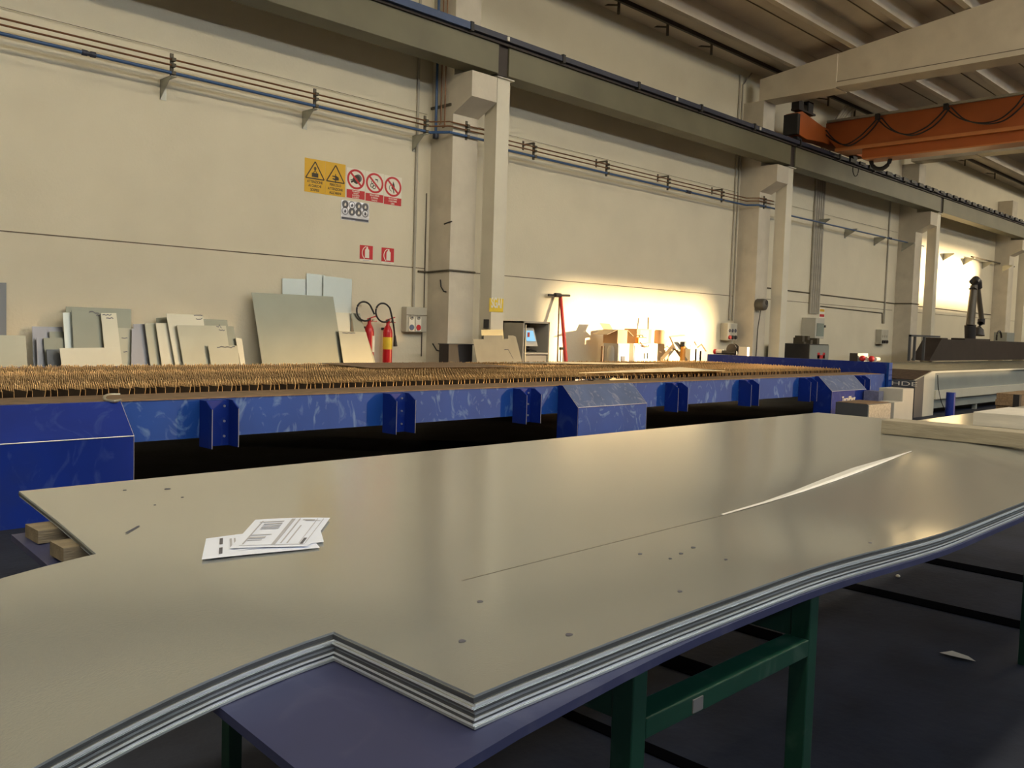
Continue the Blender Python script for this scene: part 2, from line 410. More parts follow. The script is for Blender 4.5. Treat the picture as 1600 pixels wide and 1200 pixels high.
m = MB().box(18.95, 19.75, 9.9, 10.1, 6.50, 6.54); m.box(18.97, 19.2, 9.92, 10.1, 6.54, 6.72); m.box(19.42, 19.66, 9.92, 9.95, 6.54, 6.78); m.box(19.42, 19.66, 10.07, 10.1, 6.54, 6.78); m.box(19.42, 19.66, 9.92, 10.1, 6.75, 6.78)
m.build('limit_switch_box', DARK, t)
m = MB()
fest = [[(1285,205),(1300,218),(1320,226),(1341,215),(1358,199),(1370,186)], [(1371,186),(1390,202),(1418,210),(1445,200),(1463,185),(1477,170)], [(1479,170),(1500,185),(1530,192),(1560,187),(1585,168),(1600,150),(1620,138)]]
def catmull(P, n=6):
    out = []
    for i in range(len(P)-1):
        p0, p1, p2, p3 = P[max(i-1, 0)], P[i], P[i+1], P[min(i+2, len(P)-1)]
        for k in range(n):
            s = k/n; out.append(.5*((2*p1)+(p2-p0)*s+(2*p0-5*p1+4*p2-p3)*s*s+(3*p1-p0-3*p2+p3)*s**3))
    return out+[P[-1]]
for L in fest:
    for dx, dz in ((0, 0), (.07, .05)):
        P = [at(x, y, X=20.36)+Vector((-dx, -.12*(dx > 0), -dz*(0 < i < len(L)-1))) for i, (x, y) in enumerate(L)]
        P = [Vector((20.36-dx, p.y, p.z)) for p in P]
        mm = MB().tube(catmull(P), .016, 6); mm.build('festoon_cable', BLACK, t, smooth=True)
for px in (1371, 1478):
    p = at(px, 186 if px < 1400 else 170, X=20.38); MB().box(20.34, 20.42, p.y-.045, p.y+.045, p.z-.02, 6.5).build('cable_trolley', BLACK, t)
m = MB(); c = at(1376, 249, X=20.75)
m.tube([c+Vector((0, .22*math.cos(a), .22*math.sin(a))) for a in [PI*.95+k*PI*1.3/14 for k in range(15)]], [.05]*12+[.04, .03, .015], 8)
m.tube([c+Vector((0, -.22, 0.)), c+Vector((0, -.02, .28))], .05, 8) if False else None
m.build('hook', BLACK, t, smooth=True)

DEPTH[0] = 1.0
# ------------------------------------------------------------------ pipes, brackets and conduits on the wall
one('copper_pipe', MB().tube([(XL, 11.1, 4.62), (9.2, 11.1, 4.62), (9.55, 11.0, 4.625), (9.75, 10.76, 4.63), (19.9, 10.76, 4.63)] if False else [(XL, 11.1, 4.62), (9.25, 11.1, 4.62), (9.42, 10.835, 4.62), (10.50, 10.835, 4.62), (10.75, 11.1, 4.62), (18.9, 11.1, 4.62), (19.05, 10.835, 4.62), (19.70, 10.835, 4.62)], .012, 8), COPPER,
    'upper one of two thin copper pipes running along the wall', 'pipe', smooth=True)
one('copper_pipe', MB().tube([(XL, 11.1, 4.55), (9.25, 11.1, 4.55), (9.42, 10.835, 4.55), (10.50, 10.835, 4.55), (10.75, 11.1, 4.55), (18.9, 11.1, 4.55), (19.05, 10.835, 4.55), (19.70, 10.835, 4.55)], .012, 8), COPPER,
    'lower one of two thin copper pipes running along the wall', 'pipe', smooth=True)
t = thing('compressed_air_pipe', 'blue compressed air pipe below the two copper pipes', 'pipe', (9, 11.1, 4.44))
MB().tube([(XL, 11.1, 4.455), (9.25, 11.1, 4.455), (9.42, 10.835, 4.455), (10.50, 10.835, 4.455), (10.75, 11.1, 4.455), (18.9, 11.1, 4.455), (19.05, 10.835, 4.455), (19.70, 10.835, 4.455), (20.15, 10.84, 4.45), (20.4, 11.1, 4.45), (30., 11.1, 4.45)], .021, 10).build('pipe', PIPEB, t, smooth=True)
for px, x in ((0, 4.05), (0, 16.5), (0, 20.9), (0, 27.3)):
    MB().lathe((x-.08, 11.1, 4.455), [(.022, 0), (.034, .005), (.034, .06), (.026, .065), (.026, .095), (.034, .1), (.034, .155), (.022, .16)], 12, 'x').build('coupling', BUSD, t, smooth=True)
t = thing('riser_pipe', 'blue riser pipe dropping beside the nearest pilaster', 'pipe', (9.34, 11.16, 4.4))
p = at(682, 160, X=9.46)
MB().tube([(p.x, p.y, 7.6), (p.x, p.y, 4.47)], .022, 10).build('pipe', PIPEB, t, smooth=True)
MB().lathe((p.x, p.y, 4.40), [(.02, 0), (.05, .01), (.05, .09), (.024, .1)], 12).build('elbow', BUSD, t, smooth=True)
for i, q in enumerate((689.5, 695.5)):
    p = at(q, 160, X=9.49)
    one('copper_riser', MB().tube([(p.x, p.y, 7.6), (p.x, p.y, 4.64-.07*i), (p.x-.06, p.y-.03, 4.62-.07*i)], .011, 8), COPPER, ['copper riser pipe next to the blue riser', 'copper riser pipe against the pilaster'][i], 'pipe', smooth=True)
p = at(686, 167, X=9.50); one('riser_clamp', MB().box(9.495, 9.52, p.y-.28, p.y+.26, p.z-.02, p.z+.02), STRUT, 'dark clamp rail holding the risers beside the pilaster', 'clamp')
one('tie_cable', MB().tube([(XL, 11.37, 4.86), (9.4, 11.37, 4.80)], .004, 5), SEAM, 'thin grey cable strung above the copper pipes, left of the pilaster', 'cable')
one('tie_cable', MB().tube([(10.1, 11.37, 4.80), (19.0, 11.37, 4.78)], .004, 5), SEAM, 'thin grey cable strung above the copper pipes, between the pilasters', 'cable')
one('tie_cable', MB().tube([(19.7, 11.37, 4.78), (28.5, 11.37, 4.76)], .004, 5), SEAM, 'thin grey cable strung high on the second bay wall', 'cable')
bl = ['bracket with gusset carrying the pipes at the far left', 'bracket with gusset carrying the pipes above the warning signs', 'bracket with gusset carrying the pipes beside the tall conduit',
      'bracket strut carrying the pipes across the nearest pilaster', 'bracket carrying the pipes just right of the nearest steel column', 'second pipe bracket right of the nearest steel column', 'third pipe bracket right of the nearest steel column',
      'fourth pipe bracket right of the nearest steel column', 'bracket strut carrying the pipes on the second pilaster']
for i, x in enumerate((5.06, 7.14, 9.16, 9.80, 11.66, 13.72, 15.77, 17.88, 19.3)):
    y = 10.835 if i in (3, 8) else 11.1
    m = MB().box(x-.02, x+.02, y+.02, y+.045, 4.40 if i > 2 else 4.42, 4.70)
    for z in (4.62, 4.55, 4.455): m.box(x-.02, x+.03, y-.03, y+.03, z-.02, z+.02)
    t = thing('pipe_bracket', bl[i], 'bracket', (x, y+.1, 4.2), 'brackets under the wall pipes')
    m.build('upright_strut', STRUT, t)
    if i < 3:
        g = MB().slab([(x-.03, 11.4, 4.42), (x-.03, 11.1, 4.42), (x-.03, 11.1, 4.40), (x-.03, 11.4, 4.17)], (.006, 0, 0)); g.box(x-.03, x+.05, 11.08, 11.4, 4.415, 4.421)
        g.box(x-.03, x+.05, 11.393, 11.4, 4.17, 4.42); g.build('gusset', GALV, t)
    elif i in (3, 8): MB().box(x-.02, x+.02, y+.045, 10.87, 4.42, 4.46).build('arm', STRUT, t)
    else:
        MB().bar((x, 11.12, 4.69), (x, 11.4, 4.69), .03, .03).build('arm', STRUT, t); MB().box(x-.02, x+.02, 11.39, 11.4, 4.6, 4.76).build('wall_plate', STRUT, t)
fl = ['grey triangular bracket beside the tall conduits in the second bay', 'grey triangular bracket, second in the second bay', 'grey triangular bracket, third in the second bay', 'grey triangular bracket at the far pilaster',
      'grey triangular bracket, first in the bright sunlit bay', 'grey triangular bracket, second in the bright sunlit bay', 'grey triangular bracket, third in the bright sunlit bay', 'grey triangular bracket on the farthest pilaster']
for i, (px, py) in enumerate(((1277, 352), (1320, 367), (1366, 379), (1409, 388), (1474, 403), (1506, 410), (1535, 416), (1566, 421))):
    y = YW if i not in (3, 7) else 10.87
    p = at(px, py, Y=y); x = p.x; z = p.z-.10
    m = MB().slab([(x-.03, y, z+.25), (x-.03, y-.36, z+.25), (x-.03, y-.36, z+.22), (x-.03, y, z)], (.008, 0, 0)); m.box(x-.03, x+.07, y-.36, y, z+.245, z+.255); m.box(x-.03, x+.07, y-.008, y, z, z+.25)
    one('wall_bracket', m, GALV, fl[i], 'bracket', 'triangular brackets on the far wall')
p1, p2 = at(1518, 401, Y=11.2), at(1560, 411, Y=11.2)
one('pipe_stub', MB().tube([p1, p2, p2+Vector((2, 0, 0))], .03, 8), STRUT, 'short dark pipe end in the bright sunlit bay', 'pipe')

def conduit(name, label, pts, r, m=COND, cat='conduit'):
    return one(name, MB().tube(pts, r, 8), m, label, cat, smooth=True)
p = at(649.5, 330, Y=11.37); pc = p.x
conduit('conduit', 'tall grey conduit rising from the socket box beside the extinguishers', [(pc, 11.375, 1.64), (pc, 11.375, 7.6)], .022)
q = at(664.5, 400, Y=11.385)
conduit('conduit', 'thin dark cable rising from the socket box beside the pilaster', [(q.x, 11.388, 1.64), (q.x, 11.388, 3.55)], .009, STRUT)
conduit('conduit', 'thin dark cable below the socket box beside the extinguishers', [(q.x-.03, 11.388, .9), (q.x-.03, 11.388, 1.35)], .009, STRUT)
conduit('wall_cable', 'dark cable looped round the nearest pilaster', [(9.30, 11.385, 2.28), (9.5, 11.385, 2.28), (9.505, 10.86, 2.30), (9.52, 10.855, 2.30), (10.06, 10.855, 2.30), (10.075, 11.385, 2.28)], .016, STRUT, 'cable')
p = at(1150, 330, Y=11.37)
conduit('conduit', 'left one of the twin conduits rising from the socket box in the sunlit bay', [(p.x-.07, 11.375, 1.75), (p.x-.07, 11.375, 7.5)], .025)
conduit('conduit', 'right one of the twin conduits rising from the socket box in the sunlit bay', [(p.x+.07, 11.375, 1.75), (p.x+.07, 11.375, 7.3), (p.x+.3, 11.3, 7.6)], .02)
pA = at(1277, 400, Y=11.36)
for k in range(5):
    x = pA.x-.26+.12*k
    conduit('conduit', ['leftmost conduit', 'second conduit from the left', 'middle conduit', 'fourth conduit from the left', 'rightmost conduit'][k]+' of five above the glass fronted box', [(x, 11.36, 2.05), (x, 11.36, 6.2), (x+.1, 11.1, 7.0), (x+.55, 10.9, 7.6)], .035)
pB = at(1386, 420, Y=11.37)
conduit('conduit', 'thin conduit above the small socket box in the second bay', [(pB.x, 11.375, 1.9), (pB.x, 11.375, 6.5)], .025)
conduit('wall_cable', 'cable running from the five conduits to the small socket box', [(pA.x+.4, 11.385, 2.27), (pB.x-.15, 11.385, 2.22), (pB.x-.1, 11.385, 1.9)], .016, STRUT, 'cable')
conduit('wall_cable', 'dark cable crossing the farther bays at eye level', [(19.7, 11.388, 2.62), (28.6, 11.388, 2.55), (28.63, 10.86, 2.55), (29.2, 10.86, 2.55), (29.25, 11.388, 2.55), (38, 11.388, 2.5)], .018, STRUT, 'cable')
for lb, pts in zip(('upper black cut cable end curling on the nearest pilaster side', 'lower black cut cable end curling on the nearest pilaster side', 'short black cut cable end high on the nearest pilaster side'), ([(688, 437), (689, 448), (693, 455), (697, 456)], [(676, 537), (682, 547), (689, 549), (694, 546)], [(694, 350), (699, 348), (706, 346)])):
    one('cut_cable', MB().tube([at(a, b, X=9.509) for a, b in pts], .011, 6), BLACK, lb, 'cable')

# ------------------------------------------------------------------ signs
def sgn(px0, py0, px1, py1):
    """x range and z range on the wall of a sign seen at these corners"""
    return at(px0, py0, Y=YW), at(px1, py1, Y=YW)
F = YW-.004
def disc(m, c, r, n=28, th=.001, y=F):
    m.slab([(c[0]+r*math.cos(2*PI*k/n), y, c[1]+r*math.sin(2*PI*k/n)) for k in range(n)], (0, -th, 0)); return m
def ring(m, c, r0, r1, n=28, y=F, th=.0015, a0=0, a1=2*PI):
    for k in range(n):
        a, b = a0+(a1-a0)*k/n, a0+(a1-a0)*(k+1)/n
        m.slab([(c[0]+r0*math.cos(a), y, c[1]+r0*math.sin(a)), (c[0]+r1*math.cos(a), y, c[1]+r1*math.sin(a)), (c[0]+r1*math.cos(b), y, c[1]+r1*math.sin(b)), (c[0]+r0*math.cos(b), y, c[1]+r0*math.sin(b))], (0, -th, 0))
    return m
def poly(m, pts, y=F, th=.0015): m.slab([(x, y, z) for x, z in pts], (0, -th, 0)); return m
def stroke(m, a, b, w, y=F, th=.0015):
    d = Vector((b[0]-a[0], b[1]-a[1])); n = Vector((-d.y, d.x)).normalized()*w/2
    return poly(m, [(a[0]+n.x, a[1]+n.y), (b[0]+n.x, b[1]+n.y), (b[0]-n.x, b[1]-n.y), (a[0]-n.x, a[1]-n.y)], y, th)

tl, br = sgn(476, 246, 508, 303); w1 = (at(540, 257, Y=YW).x-tl.x)/2; z1 = tl.z; h1 = z1-at(475.5, 299, Y=YW).z
for i in range(2):
    x0 = tl.x+i*w1; xc = x0+w1/2
    t = thing('warning_sign', ['yellow warning sign with a hanging load, left of the pair', 'yellow warning sign with a crushed hand, right of the pair'][i], 'sign', (xc, YW, z1-h1))
    MB().box(x0+.002, x0+w1-.002, F, YW, z1-h1, z1).build('sign_board', YEL, t)
    m = MB(); A, B, C = (xc, z1-.035), (x0+.02, z1-h1*.58), (x0+w1-.02, z1-h1*.58)
    for a, b in ((A, B), (B, C), (C, A)): stroke(m, a, b, .017)
    cz = z1-h1*.43
    if i == 0:
        poly(m, [(xc-.055, cz-.05), (xc+.055, cz-.05), (xc+.055, cz+.01), (xc-.055, cz+.01)]); stroke(m, (xc-.03, cz+.01), (xc, cz+.05), .01); stroke(m, (xc+.03, cz+.01), (xc, cz+.05), .01); stroke(m, (xc, cz+.05), (xc, cz+.10), .012)
        ring(m, (xc, cz+.075), .012, .022, 14)
    else:
        poly(m, [(xc-.06, cz+.015), (xc+.01, cz+.02), (xc+.055, cz+.0), (xc+.06, cz-.04), (xc, cz-.05), (xc-.055, cz-.035), (xc-.05, cz-.022), (xc-.01, cz-.025), (xc-.01, cz+.0), (xc-.06, cz+.002)])
        stroke(m, (xc, cz+.02), (xc, cz+.045), .014); stroke(m, (xc, cz-.05), (xc, cz-.085), .014)
    m.build('pictogram', SBLK, t)
    for k, s in enumerate((['ATTENZIONE', 'AI CARICHI', 'SOSPESI'], ['PERICOLO', 'ATTENZIONE', 'ALLE MANI'])[i]):
        text_part('lettering', s, SBLK, t, (xc, F-.0005, z1-h1*(.71+.12*k)), (1, 0, 0), (0, 0, 1), .052, .0008, sx=.82, bold=.0012)
pr = [((541.5, 261), (570, 313)), ((571, 267), (599, 318)), ((600, 273), (627, 323))]
txt = [['NON RIMUOVERE', 'I DISPOSITIVI', 'E LE PROTEZIONI', 'DI SICUREZZA'], ['VIETATO OPERARE', 'SU ORGANI', 'IN MOTO'], ['VIETATO FUMARE', 'E USARE FIAMME', 'LIBERE']]
for i, ((a, b), (c, d)) in enumerate(pr):
    p0, p1 = at(a, b, Y=YW), at(c, d, Y=YW); x0, x1, zt, zb = p0.x+.004, p1.x-.004, tl.z-.01-.012, p1.z
    zt = at(a, b, Y=YW).z; W = x1-x0; xc = (x0+x1)/2
    t = thing('prohibition_sign', ['round red prohibition sign with a hand at gears, left of three', 'round red prohibition sign with an oil can, middle of three', 'round red prohibition sign with a flame, right of three'][i], 'sign', (xc, YW, zb), 'red prohibition signs')
    MB().box(x0, x1, F, YW, zb, zt).build('sign_board', WHITE, t)
    zc = zt-W*.475; R = W/2-.006
    m = MB(); ring(m, (xc, zc), R-.034, R); stroke(m, (xc-R*.62, zc+R*.62), (xc+R*.62, zc-R*.62), .032)
    for v in m.v: v.z = zc+(v.z-zc)*.93
    m.build('red_ring', RED, t)
    m = MB(); Fy = F+.0006
    if i == 0:
        ring(m, (xc+.01, zc), .02, .055, 12, Fy); ring(m, (xc+.01, zc), .055, .07, 8, Fy); stroke(m, (xc-.09, zc-.05), (xc-.03, zc-.02), .03, Fy); stroke(m, (xc-.1, zc-.02), (xc-.04, zc), .014, Fy)
    elif i == 1:
        ring(m, (xc-.05, zc-.04), .022, .034, 14, Fy); ring(m, (xc-.01, zc-.06), .02, .032, 14, Fy); ring(m, (xc-.045, zc+.01), .014, .024, 14, Fy); stroke(m, (xc+.01, zc+.06), (xc+.06, zc+.055), .02, Fy); stroke(m, (xc+.055, zc+.05), (xc+.06, zc+.02), .01, Fy)
    else:
        poly(m, [(xc-.03, zc-.01), (xc-.01, zc+.03), (xc+.0, zc+.085), (xc+.025, zc+.04), (xc+.035, zc), (xc+.02, zc-.04), (xc-.02, zc-.04)], Fy); stroke(m, (xc+.01, zc-.04), (xc+.02, zc-.10), .018, Fy); ring(m, (xc-.02, zc-.02), .045, .055, 14, Fy, a0=PI*.6, a1=PI*1.5)
    m.build('pictogram', SBLK, t)
    if i == 0:
        disc(MB(), (xc+.045, zc+.02), .06, 20, .0005, F-.0001).build('grey_plate', SGREY, t)
    MB().box(x0+.003, x1-.003, F-.0012, F, zb+.004, zt-W*.955).build('red_panel', RED, t)
    n = len(txt[i])
    for k, s in enumerate(txt[i]):
        hh = (zt-W*.96-zb-.008)/n
        text_part('lettering', s, WHITE, t, (xc, F-.0014, zt-W*.965-hh*(k+.82)), (1, 0, 0), (0, 0, 1), hh*.9, .0006, sx=.62 if len(s) > 12 else .72, bold=.0006)
p0, p1 = at(533, 312, Y=YW), at(576, 349, Y=YW); zb = at(533, 343, Y=YW).z
x0, x1, zt = p0.x, p1.x, p0.z
t = thing('protective_gear_sign', 'shiny white sign with two rows of grey protective gear symbols', 'sign', ((x0+x1)/2, YW, zb))
MB().box(x0, x1, F, YW, zb, zt).build('sign_board', mat('sign_gloss_white', (.74, .73, .72), .18, .35), t)
W = x1-x0; H = zt-zb
for r in range(2):
    for c in range(4):
        m = MB(); cc = (x0+W*(.14+.24*c), zt-H*(.20+.34*r)); disc(m, cc, W*.115, 20, .0008) if (r+c) % 3 != 1 else ring(m, cc, W*.09, W*.115, 20, F, .0008)
        m.build('symbol_disc', SGREY, t)
        m = MB(); poly(m, [(cc[0]-.016, cc[1]-.024), (cc[0]+.016, cc[1]-.024), (cc[0]+.02, cc[1]+.006), (cc[0]+.004, cc[1]+.026), (cc[0]-.012, cc[1]+.008)], F-.001); m.build('symbol', INKD if (r+c) % 3 == 1 else WHITE, t)
MB().box(x0+.01, x1-.01, F-.001, F, zb+.012, zb+H*.15).build('dark_band', INKD, t)
for i, (a, b, c, d) in enumerate(((562, 382.5, 582, 406), (596, 386.5, 615, 410))):
    p0, p1 = at(a, b, Y=YW), at(c, d, Y=YW); x0, x1, zt, zb = p0.x, p1.x, p0.z, p1.z; xc = (x0+x1)/2
    t = thing('extinguisher_sign', ['red fire extinguisher sign on the left, above the slumped extinguisher', 'red fire extinguisher sign on the right, nearer the conduit'][i], 'sign', (xc, YW, zb-.03), 'fire extinguisher signs')
    MB().box(x0, x1, F, YW, zb-.03, zt).build('sign_board', WHITE, t)
    MB().box(x0, x1, F-.001, F, zb, zt).build('red_panel', RED, t)
    H = zt-zb; m = MB(); y = F-.0011
    poly(m, [(xc-.025, zb+.02), (xc+.055, zb+.02), (xc+.055, zb+H*.68), (xc+.03, zb+H*.80), (xc, zb+H*.80), (xc-.025, zb+H*.68)], y); poly(m, [(xc-.0, zb+H*.8), (xc+.03, zb+H*.8), (xc+.03, zb+H*.92), (xc, zb+H*.92)], y)
    ring(m, (xc+.03, zb+H*.45), .10, .112, 16, y, .001, PI*.62, PI*1.3); m.build('pictogram', WHITE, t)
    MB().box(xc-.06, xc+.06, F-.0006, F, zb-.022, zb-.014).build('caption_line', INK, t)
p0, p1 = at(1280.5, 481, Y=YW), at(1288, 497, Y=YW)
t = thing('small_wall_notice', 'small yellow and red notice above the glass fronted box', 'sign', ((p0.x+p1.x)/2, YW, p1.z))
MB().box(p0.x, p1.x, F, YW, p1.z, p0.z).build('sign_board', WHITE, t)
MB().box(p0.x+.02, p1.x-.02, F-.001, F, p0.z-.10, p0.z-.03).build('yellow_panel', YEL, t); MB().box(p0.x+.02, p1.x-.02, F-.001, F, p1.z+.03, p1.z+.10).build('red_panel', RED, t)

# ------------------------------------------------------------------ extinguishers
def extinguisher(label, px, py_top, lab, loopdir):
    p = at(px, py_top, Y=11.26); x, y, z = p.x, 11.27, p.z
    t = thing('fire_extinguisher', label, 'fire extinguisher', (x, y, z-.80), 'fire extinguishers on the wall')
    MB().lathe((x, y, z-.80), [(.06, 0), (.074, .015), (.074, .56), (.068, .60), (.045, .655), (.028, .68), (.026, .72)], 20).build('cylinder', EXTR, t, smooth=True)
    if lab:
        MB().lathe((x, y, z-.80), [(.0745, .30), (.0755, .301), (.0755, .49), (.0745, .491)], 20).build('label', LABY, t, smooth=True)
    else:
        MB().box(x+.01, x+.05, y-.0765, y-.06, z-.55, z-.30).build('label', WHITE, t)
    m = MB().lathe((x, y, z-.09), [(.03, 0), (.034, .02), (.02, .06)], 12); m.bar((x-.04, y, z-.045), (x+.10, y-.04, z+.005), .03, .014); m.bar((x-.02, y, z-.08), (x+.11, y-.04, z-.075), .03, .012)
    m.build('valve_handle', RED if not lab else EXTR, t)
    MB().lathe((x+.05, y-.05, z-.06), [(.018, 0), (.018, .02)], 10, 'y').build('gauge', GALV, t)
    c = Vector((x-.13, y-.05, z+.07)); P = [Vector((x-.02, y-.02, z-.05))]+[c+Vector((.145*math.cos(a), .02*math.sin(a), .145*math.sin(a)*1.0)) for a in [-.85+(-k)*PI*1.62/14 for k in range(15)]]
    if lab: P += [Vector((x+.06, y-.06, z-.10)), Vector((x+.085, y-.07, z-.30))]
    else: P += [Vector((x+.05, y-.06, z+.03))]
    MB().tube(catmull(P, 3), .014, 8).build('hose', BLACK, t, smooth=True)
    if lab: MB().tube([(x+.085, y-.07, z-.28), (x+.10, y-.07, z-.45)], [.018, .035], 10).build('horn', BLACK, t, smooth=True)
    MB().box(x-.03, x+.03, y+.07, YW, z-.20, z-.16).build('wall_hook', DARK, t)
extinguisher('red extinguisher half hidden behind the leaning sheet', 578, 494, False, 1)
extinguisher('red extinguisher with yellow label, in full view beside the socket box', 607, 496, True, 1)

# ------------------------------------------------------------------ electrical boxes
def fbox(px0, px1, py0, py1, Y, depth, zb=None):
    pm = (py0+py1)/2; a = at(px0, pm, Y=Y); b = at(px1, pm, Y=Y); c = at((px0+px1)/2, py0, Y=Y); d = at((px0+px1)/2, py1, Y=Y)
    return a.x, b.x, Y, Y+depth, (d.z if zb is None else zb), c.z
x0, x1, y0, y1, z0, z1 = fbox(635, 667, 480, 519, 11.27, .13)
t = thing('socket_box', 'grey socket box with blue and red outlets beside the extinguishers', 'socket box', ((x0+x1)/2, 11.33, z0))
MB().box(x0, x1, 11.27, YW, z0, z1).build('housing', BOXG, t, bevel=.01)
zm = z0+(z1-z0)*.68
MB().box(x0, x1, 11.262, 11.27, zm-.005, zm+.005).build('lid_seam', SEAM, t)
for k, cx in enumerate((x0+.10, x0+.24)):
    MB().box(cx-.055, cx+.055, 11.255, 11.27, z0+.015, zm-.03).build('outlet_panel', WHITE, t)
    MB().lathe((cx, 11.245, z0+.075), [(.044, 0), (.047, .012)], 18, 'y').build('industrial_outlet', (PIPEB, RED)[k], t)
    m = MB(); m.lathe((cx, 11.248, z0+.235), [(.036, 0), (.04, .008)], 18, 'y'); m.build('socket', COND, t)
    MB().lathe((cx, 11.246, z0+.235), [(.015, 0), (.015, .004)], 12, 'y').build('socket_hole', INKD, t)
x0, x1, y0, y1, z0, z1 = fbox(1137, 1152, 505, 532, 11.2, .2)
t = thing('socket_box', 'grey socket box with three round outlets in the sunlit bay', 'socket box', ((x0+x1)/2, 11.3, z0))
MB().box(x0, x1, 11.2, YW, z0, z1).build('housing', BOXG, t, bevel=.01)
for k in range(3):
    cx = x0+(x1-x0)*(.2+.3*k); MB().lathe((cx, 11.19, z0+(z1-z0)*.57), [(.04, 0), (.045, .012)], 14, 'y').build('outlet', INKD, t)
    MB().lathe((cx, 11.16, z0+(z1-z0)*.18), [(.04, 0), (.05, .04)], 14, 'y').build('plug', (RED, DARK, DARK)[k], t)
x0, x1, y0, y1, z0, z1 = fbox(1377, 1388, 515, 538, 11.22, .18)
t = thing('socket_box', 'small grey socket box hanging on the wall of the second bay', 'socket box', ((x0+x1)/2, 11.3, z0))
MB().box(x0, x1, 11.22, YW, z0, z1).build('housing', BOXG, t, bevel=.01)
for k in range(3):
    cx = x0+(x1-x0)*(.2+.3*k); MB().lathe((cx, 11.21, z0+(z1-z0)*.55), [(.04, 0), (.045, .012)], 12, 'y').build('outlet', COND, t); MB().lathe((cx, 11.18, z0+(z1-z0)*.17), [(.045, 0), (.05, .04)], 12, 'y').build('plug', DARK, t)
x0, x1, y0, y1, z0, z1 = fbox(1274, 1288, 497, 529, 11.0, .4)
t = thing('distribution_box', 'cream distribution box with a glass door under five conduits', 'electrical box', ((x0+x1)/2, 11.2, z0))
MB().box(x0, x1, 11.0, YW, z0, z1).build('housing', CABL, t, bevel=.01)
MB().box(x0+.07, x1-.05, 10.985, 11.0, z0+.06, z1-.14).build('glass_door', GLASS, t); MB().box(x1-.02, x1+.02, 10.97, 11.0, z0+.30, z0+.36).build('handle', DARK, t)
# siren on second pilaster
p = at(1191, 476, Y=10.72)
t = thing('wall_siren', 'grey oval wall siren on the second pilaster', 'siren', (p.x, 10.78, p.z-.2))
MB().lathe((p.x, 10.62, p.z), [(.10, 0), (.13, .02), (.14, .06), (.14, .22), (.12, .25)], 18, 'y').build('horn_body', SIRM, t, smooth=True)
MB().lathe((p.x+.02, 10.61, p.z+.05), [(.055, 0), (.06, .012)], 14, 'y').build('mouth', BLACK, t)
m = MB().tube([(p.x, 10.75, p.z-.1), (p.x-.02, 10.8, p.z-.6), (p.x+.05, 10.84, 1.1), (p.x+.05, 10.85, .9)], .012, 6); m.build('cable', BLACK, t)

# ------------------------------------------------------------------ sheets leaning on the wall
SL = .17
def lean(label, tl, tr, bl, br, k, m, marks=None, cat='metal sheet', notch=None, SL=SL, yfoot=None):
    """sheet standing on the floor and leaning on the wall; the four image points give its outline"""
    c = (11.335-.035*k)-SL*1.5 if yfoot is None else yfoot
    def hit(px):
        d = ray(*px); tt = (c-CAM.y+SL*CAM.z)/(d.y-SL*d.z); return CAM+d*tt
    TL, TR, BL, BR = hit(tl), hit(tr), hit(bl), hit(br)
    def down(a, b):
        f = (a.z-.002)/(a.z-b.z); p = a+(b-a)*f; return p
    lo_l, lo_r = down(TL, BL), down(TR, BR)
    P = [TL]+([hit(q) for q in notch] if notch else [])+[TR, lo_r, lo_l]
    mb = MB().slab(P, (0, .004, 0))
    if not marks: return one('metal_sheet', mb, m, label, cat, 'sheets leaning on the wall')
    base = sum(P, Vector())/len(P); base.z = 0
    t = thing('metal_sheet', label, cat, base, 'sheets leaning on the wall'); mb.build('sheet', m, t)
    mk = MB()
    for (ax, ay), (bx, by) in marks:
        a, b = hit((ax, ay)), hit((bx, by)); off = Vector((0, -.003, 0)); n = (b-a).normalized()
        up = Vector((0, SL, 1)).normalized()*.006
        mk.slab([a+off-up, b+off-up, b+off+up, a+off+up], (0, .002, 0))
    mk.build('pen_marks', INKD, t)
    return t
def scrib(x, y, w, h, n=5):
    r = random.Random(int(x*7+y)); L = []
    q = (x, y)
    for i in range(n):
        p = (x+w*(i+1)/n, y+r.uniform(-h, h)); L.append((q, p)); q = p
    return L
lean('dark grey sheet cut off by the left edge of the photo', (-40, 441), (10, 441.7), (-36, 565), (10, 565), 0, L_DRK)
lean('beige grey low sheet at the left edge of the photo', (-60, 522), (40, 524.7), (-58, 565), (42.5, 565), 4, L_BEI)
lean('lavender grey sheet behind the small off-cuts on the left', (50, 510), (97.5, 511), (52, 565), (99, 565), 0, L_LAV)
lean('small grey green off-cut with a slot beside it', (77, 518), (102, 518), (79, 565), (104, 565), 1, L_GRN)
lean('narrow lavender strip left of the squarish grey off-cut', (56.6, 528), (68, 528), (58.5, 565), (70, 565), 1.6, L_LAV)
lean('squarish grey green off-cut left of the pale blue strip', (68, 528), (99, 528), (71, 565), (102, 565), 2.6, L_GRN)
lean('lowest dark grey off-cut in front of the squarish one', (72.5, 546), (95, 546), (74, 565), (97, 565), 3.8, L_DRK)
lean('wide brushed grey sheet standing behind the sheet with black pen writing', (103, 479), (205, 483), (104, 565), (205, 565), .2, L_GRN)
lean('pale blue narrow strip left of the sheet with black pen writing', (98, 488.5), (114, 488), (101.5, 544), (117, 544), 3.4, L_BLU)
lean('grey green sheet with black pen writing at its top edge', (111.7, 485), (160, 488), (115, 544), (164, 544), 4.6, L_GRN, scrib(139, 488, 16, 1.5)+scrib(150, 493, 7, 1.5, 3))
lean('cream upright sheet with faint pen writing, catching the sun', (157.5, 489), (181.7, 489), (163, 544), (188, 544), 5.8, L_CRM, scrib(160, 492, 14, 1)+scrib(166, 497, 11, 1, 4))
lean('wide low cream sheet in front of the upright ones', (93, 544), (186, 543), (95.5, 565), (190, 565), 7.2, L_CRM)
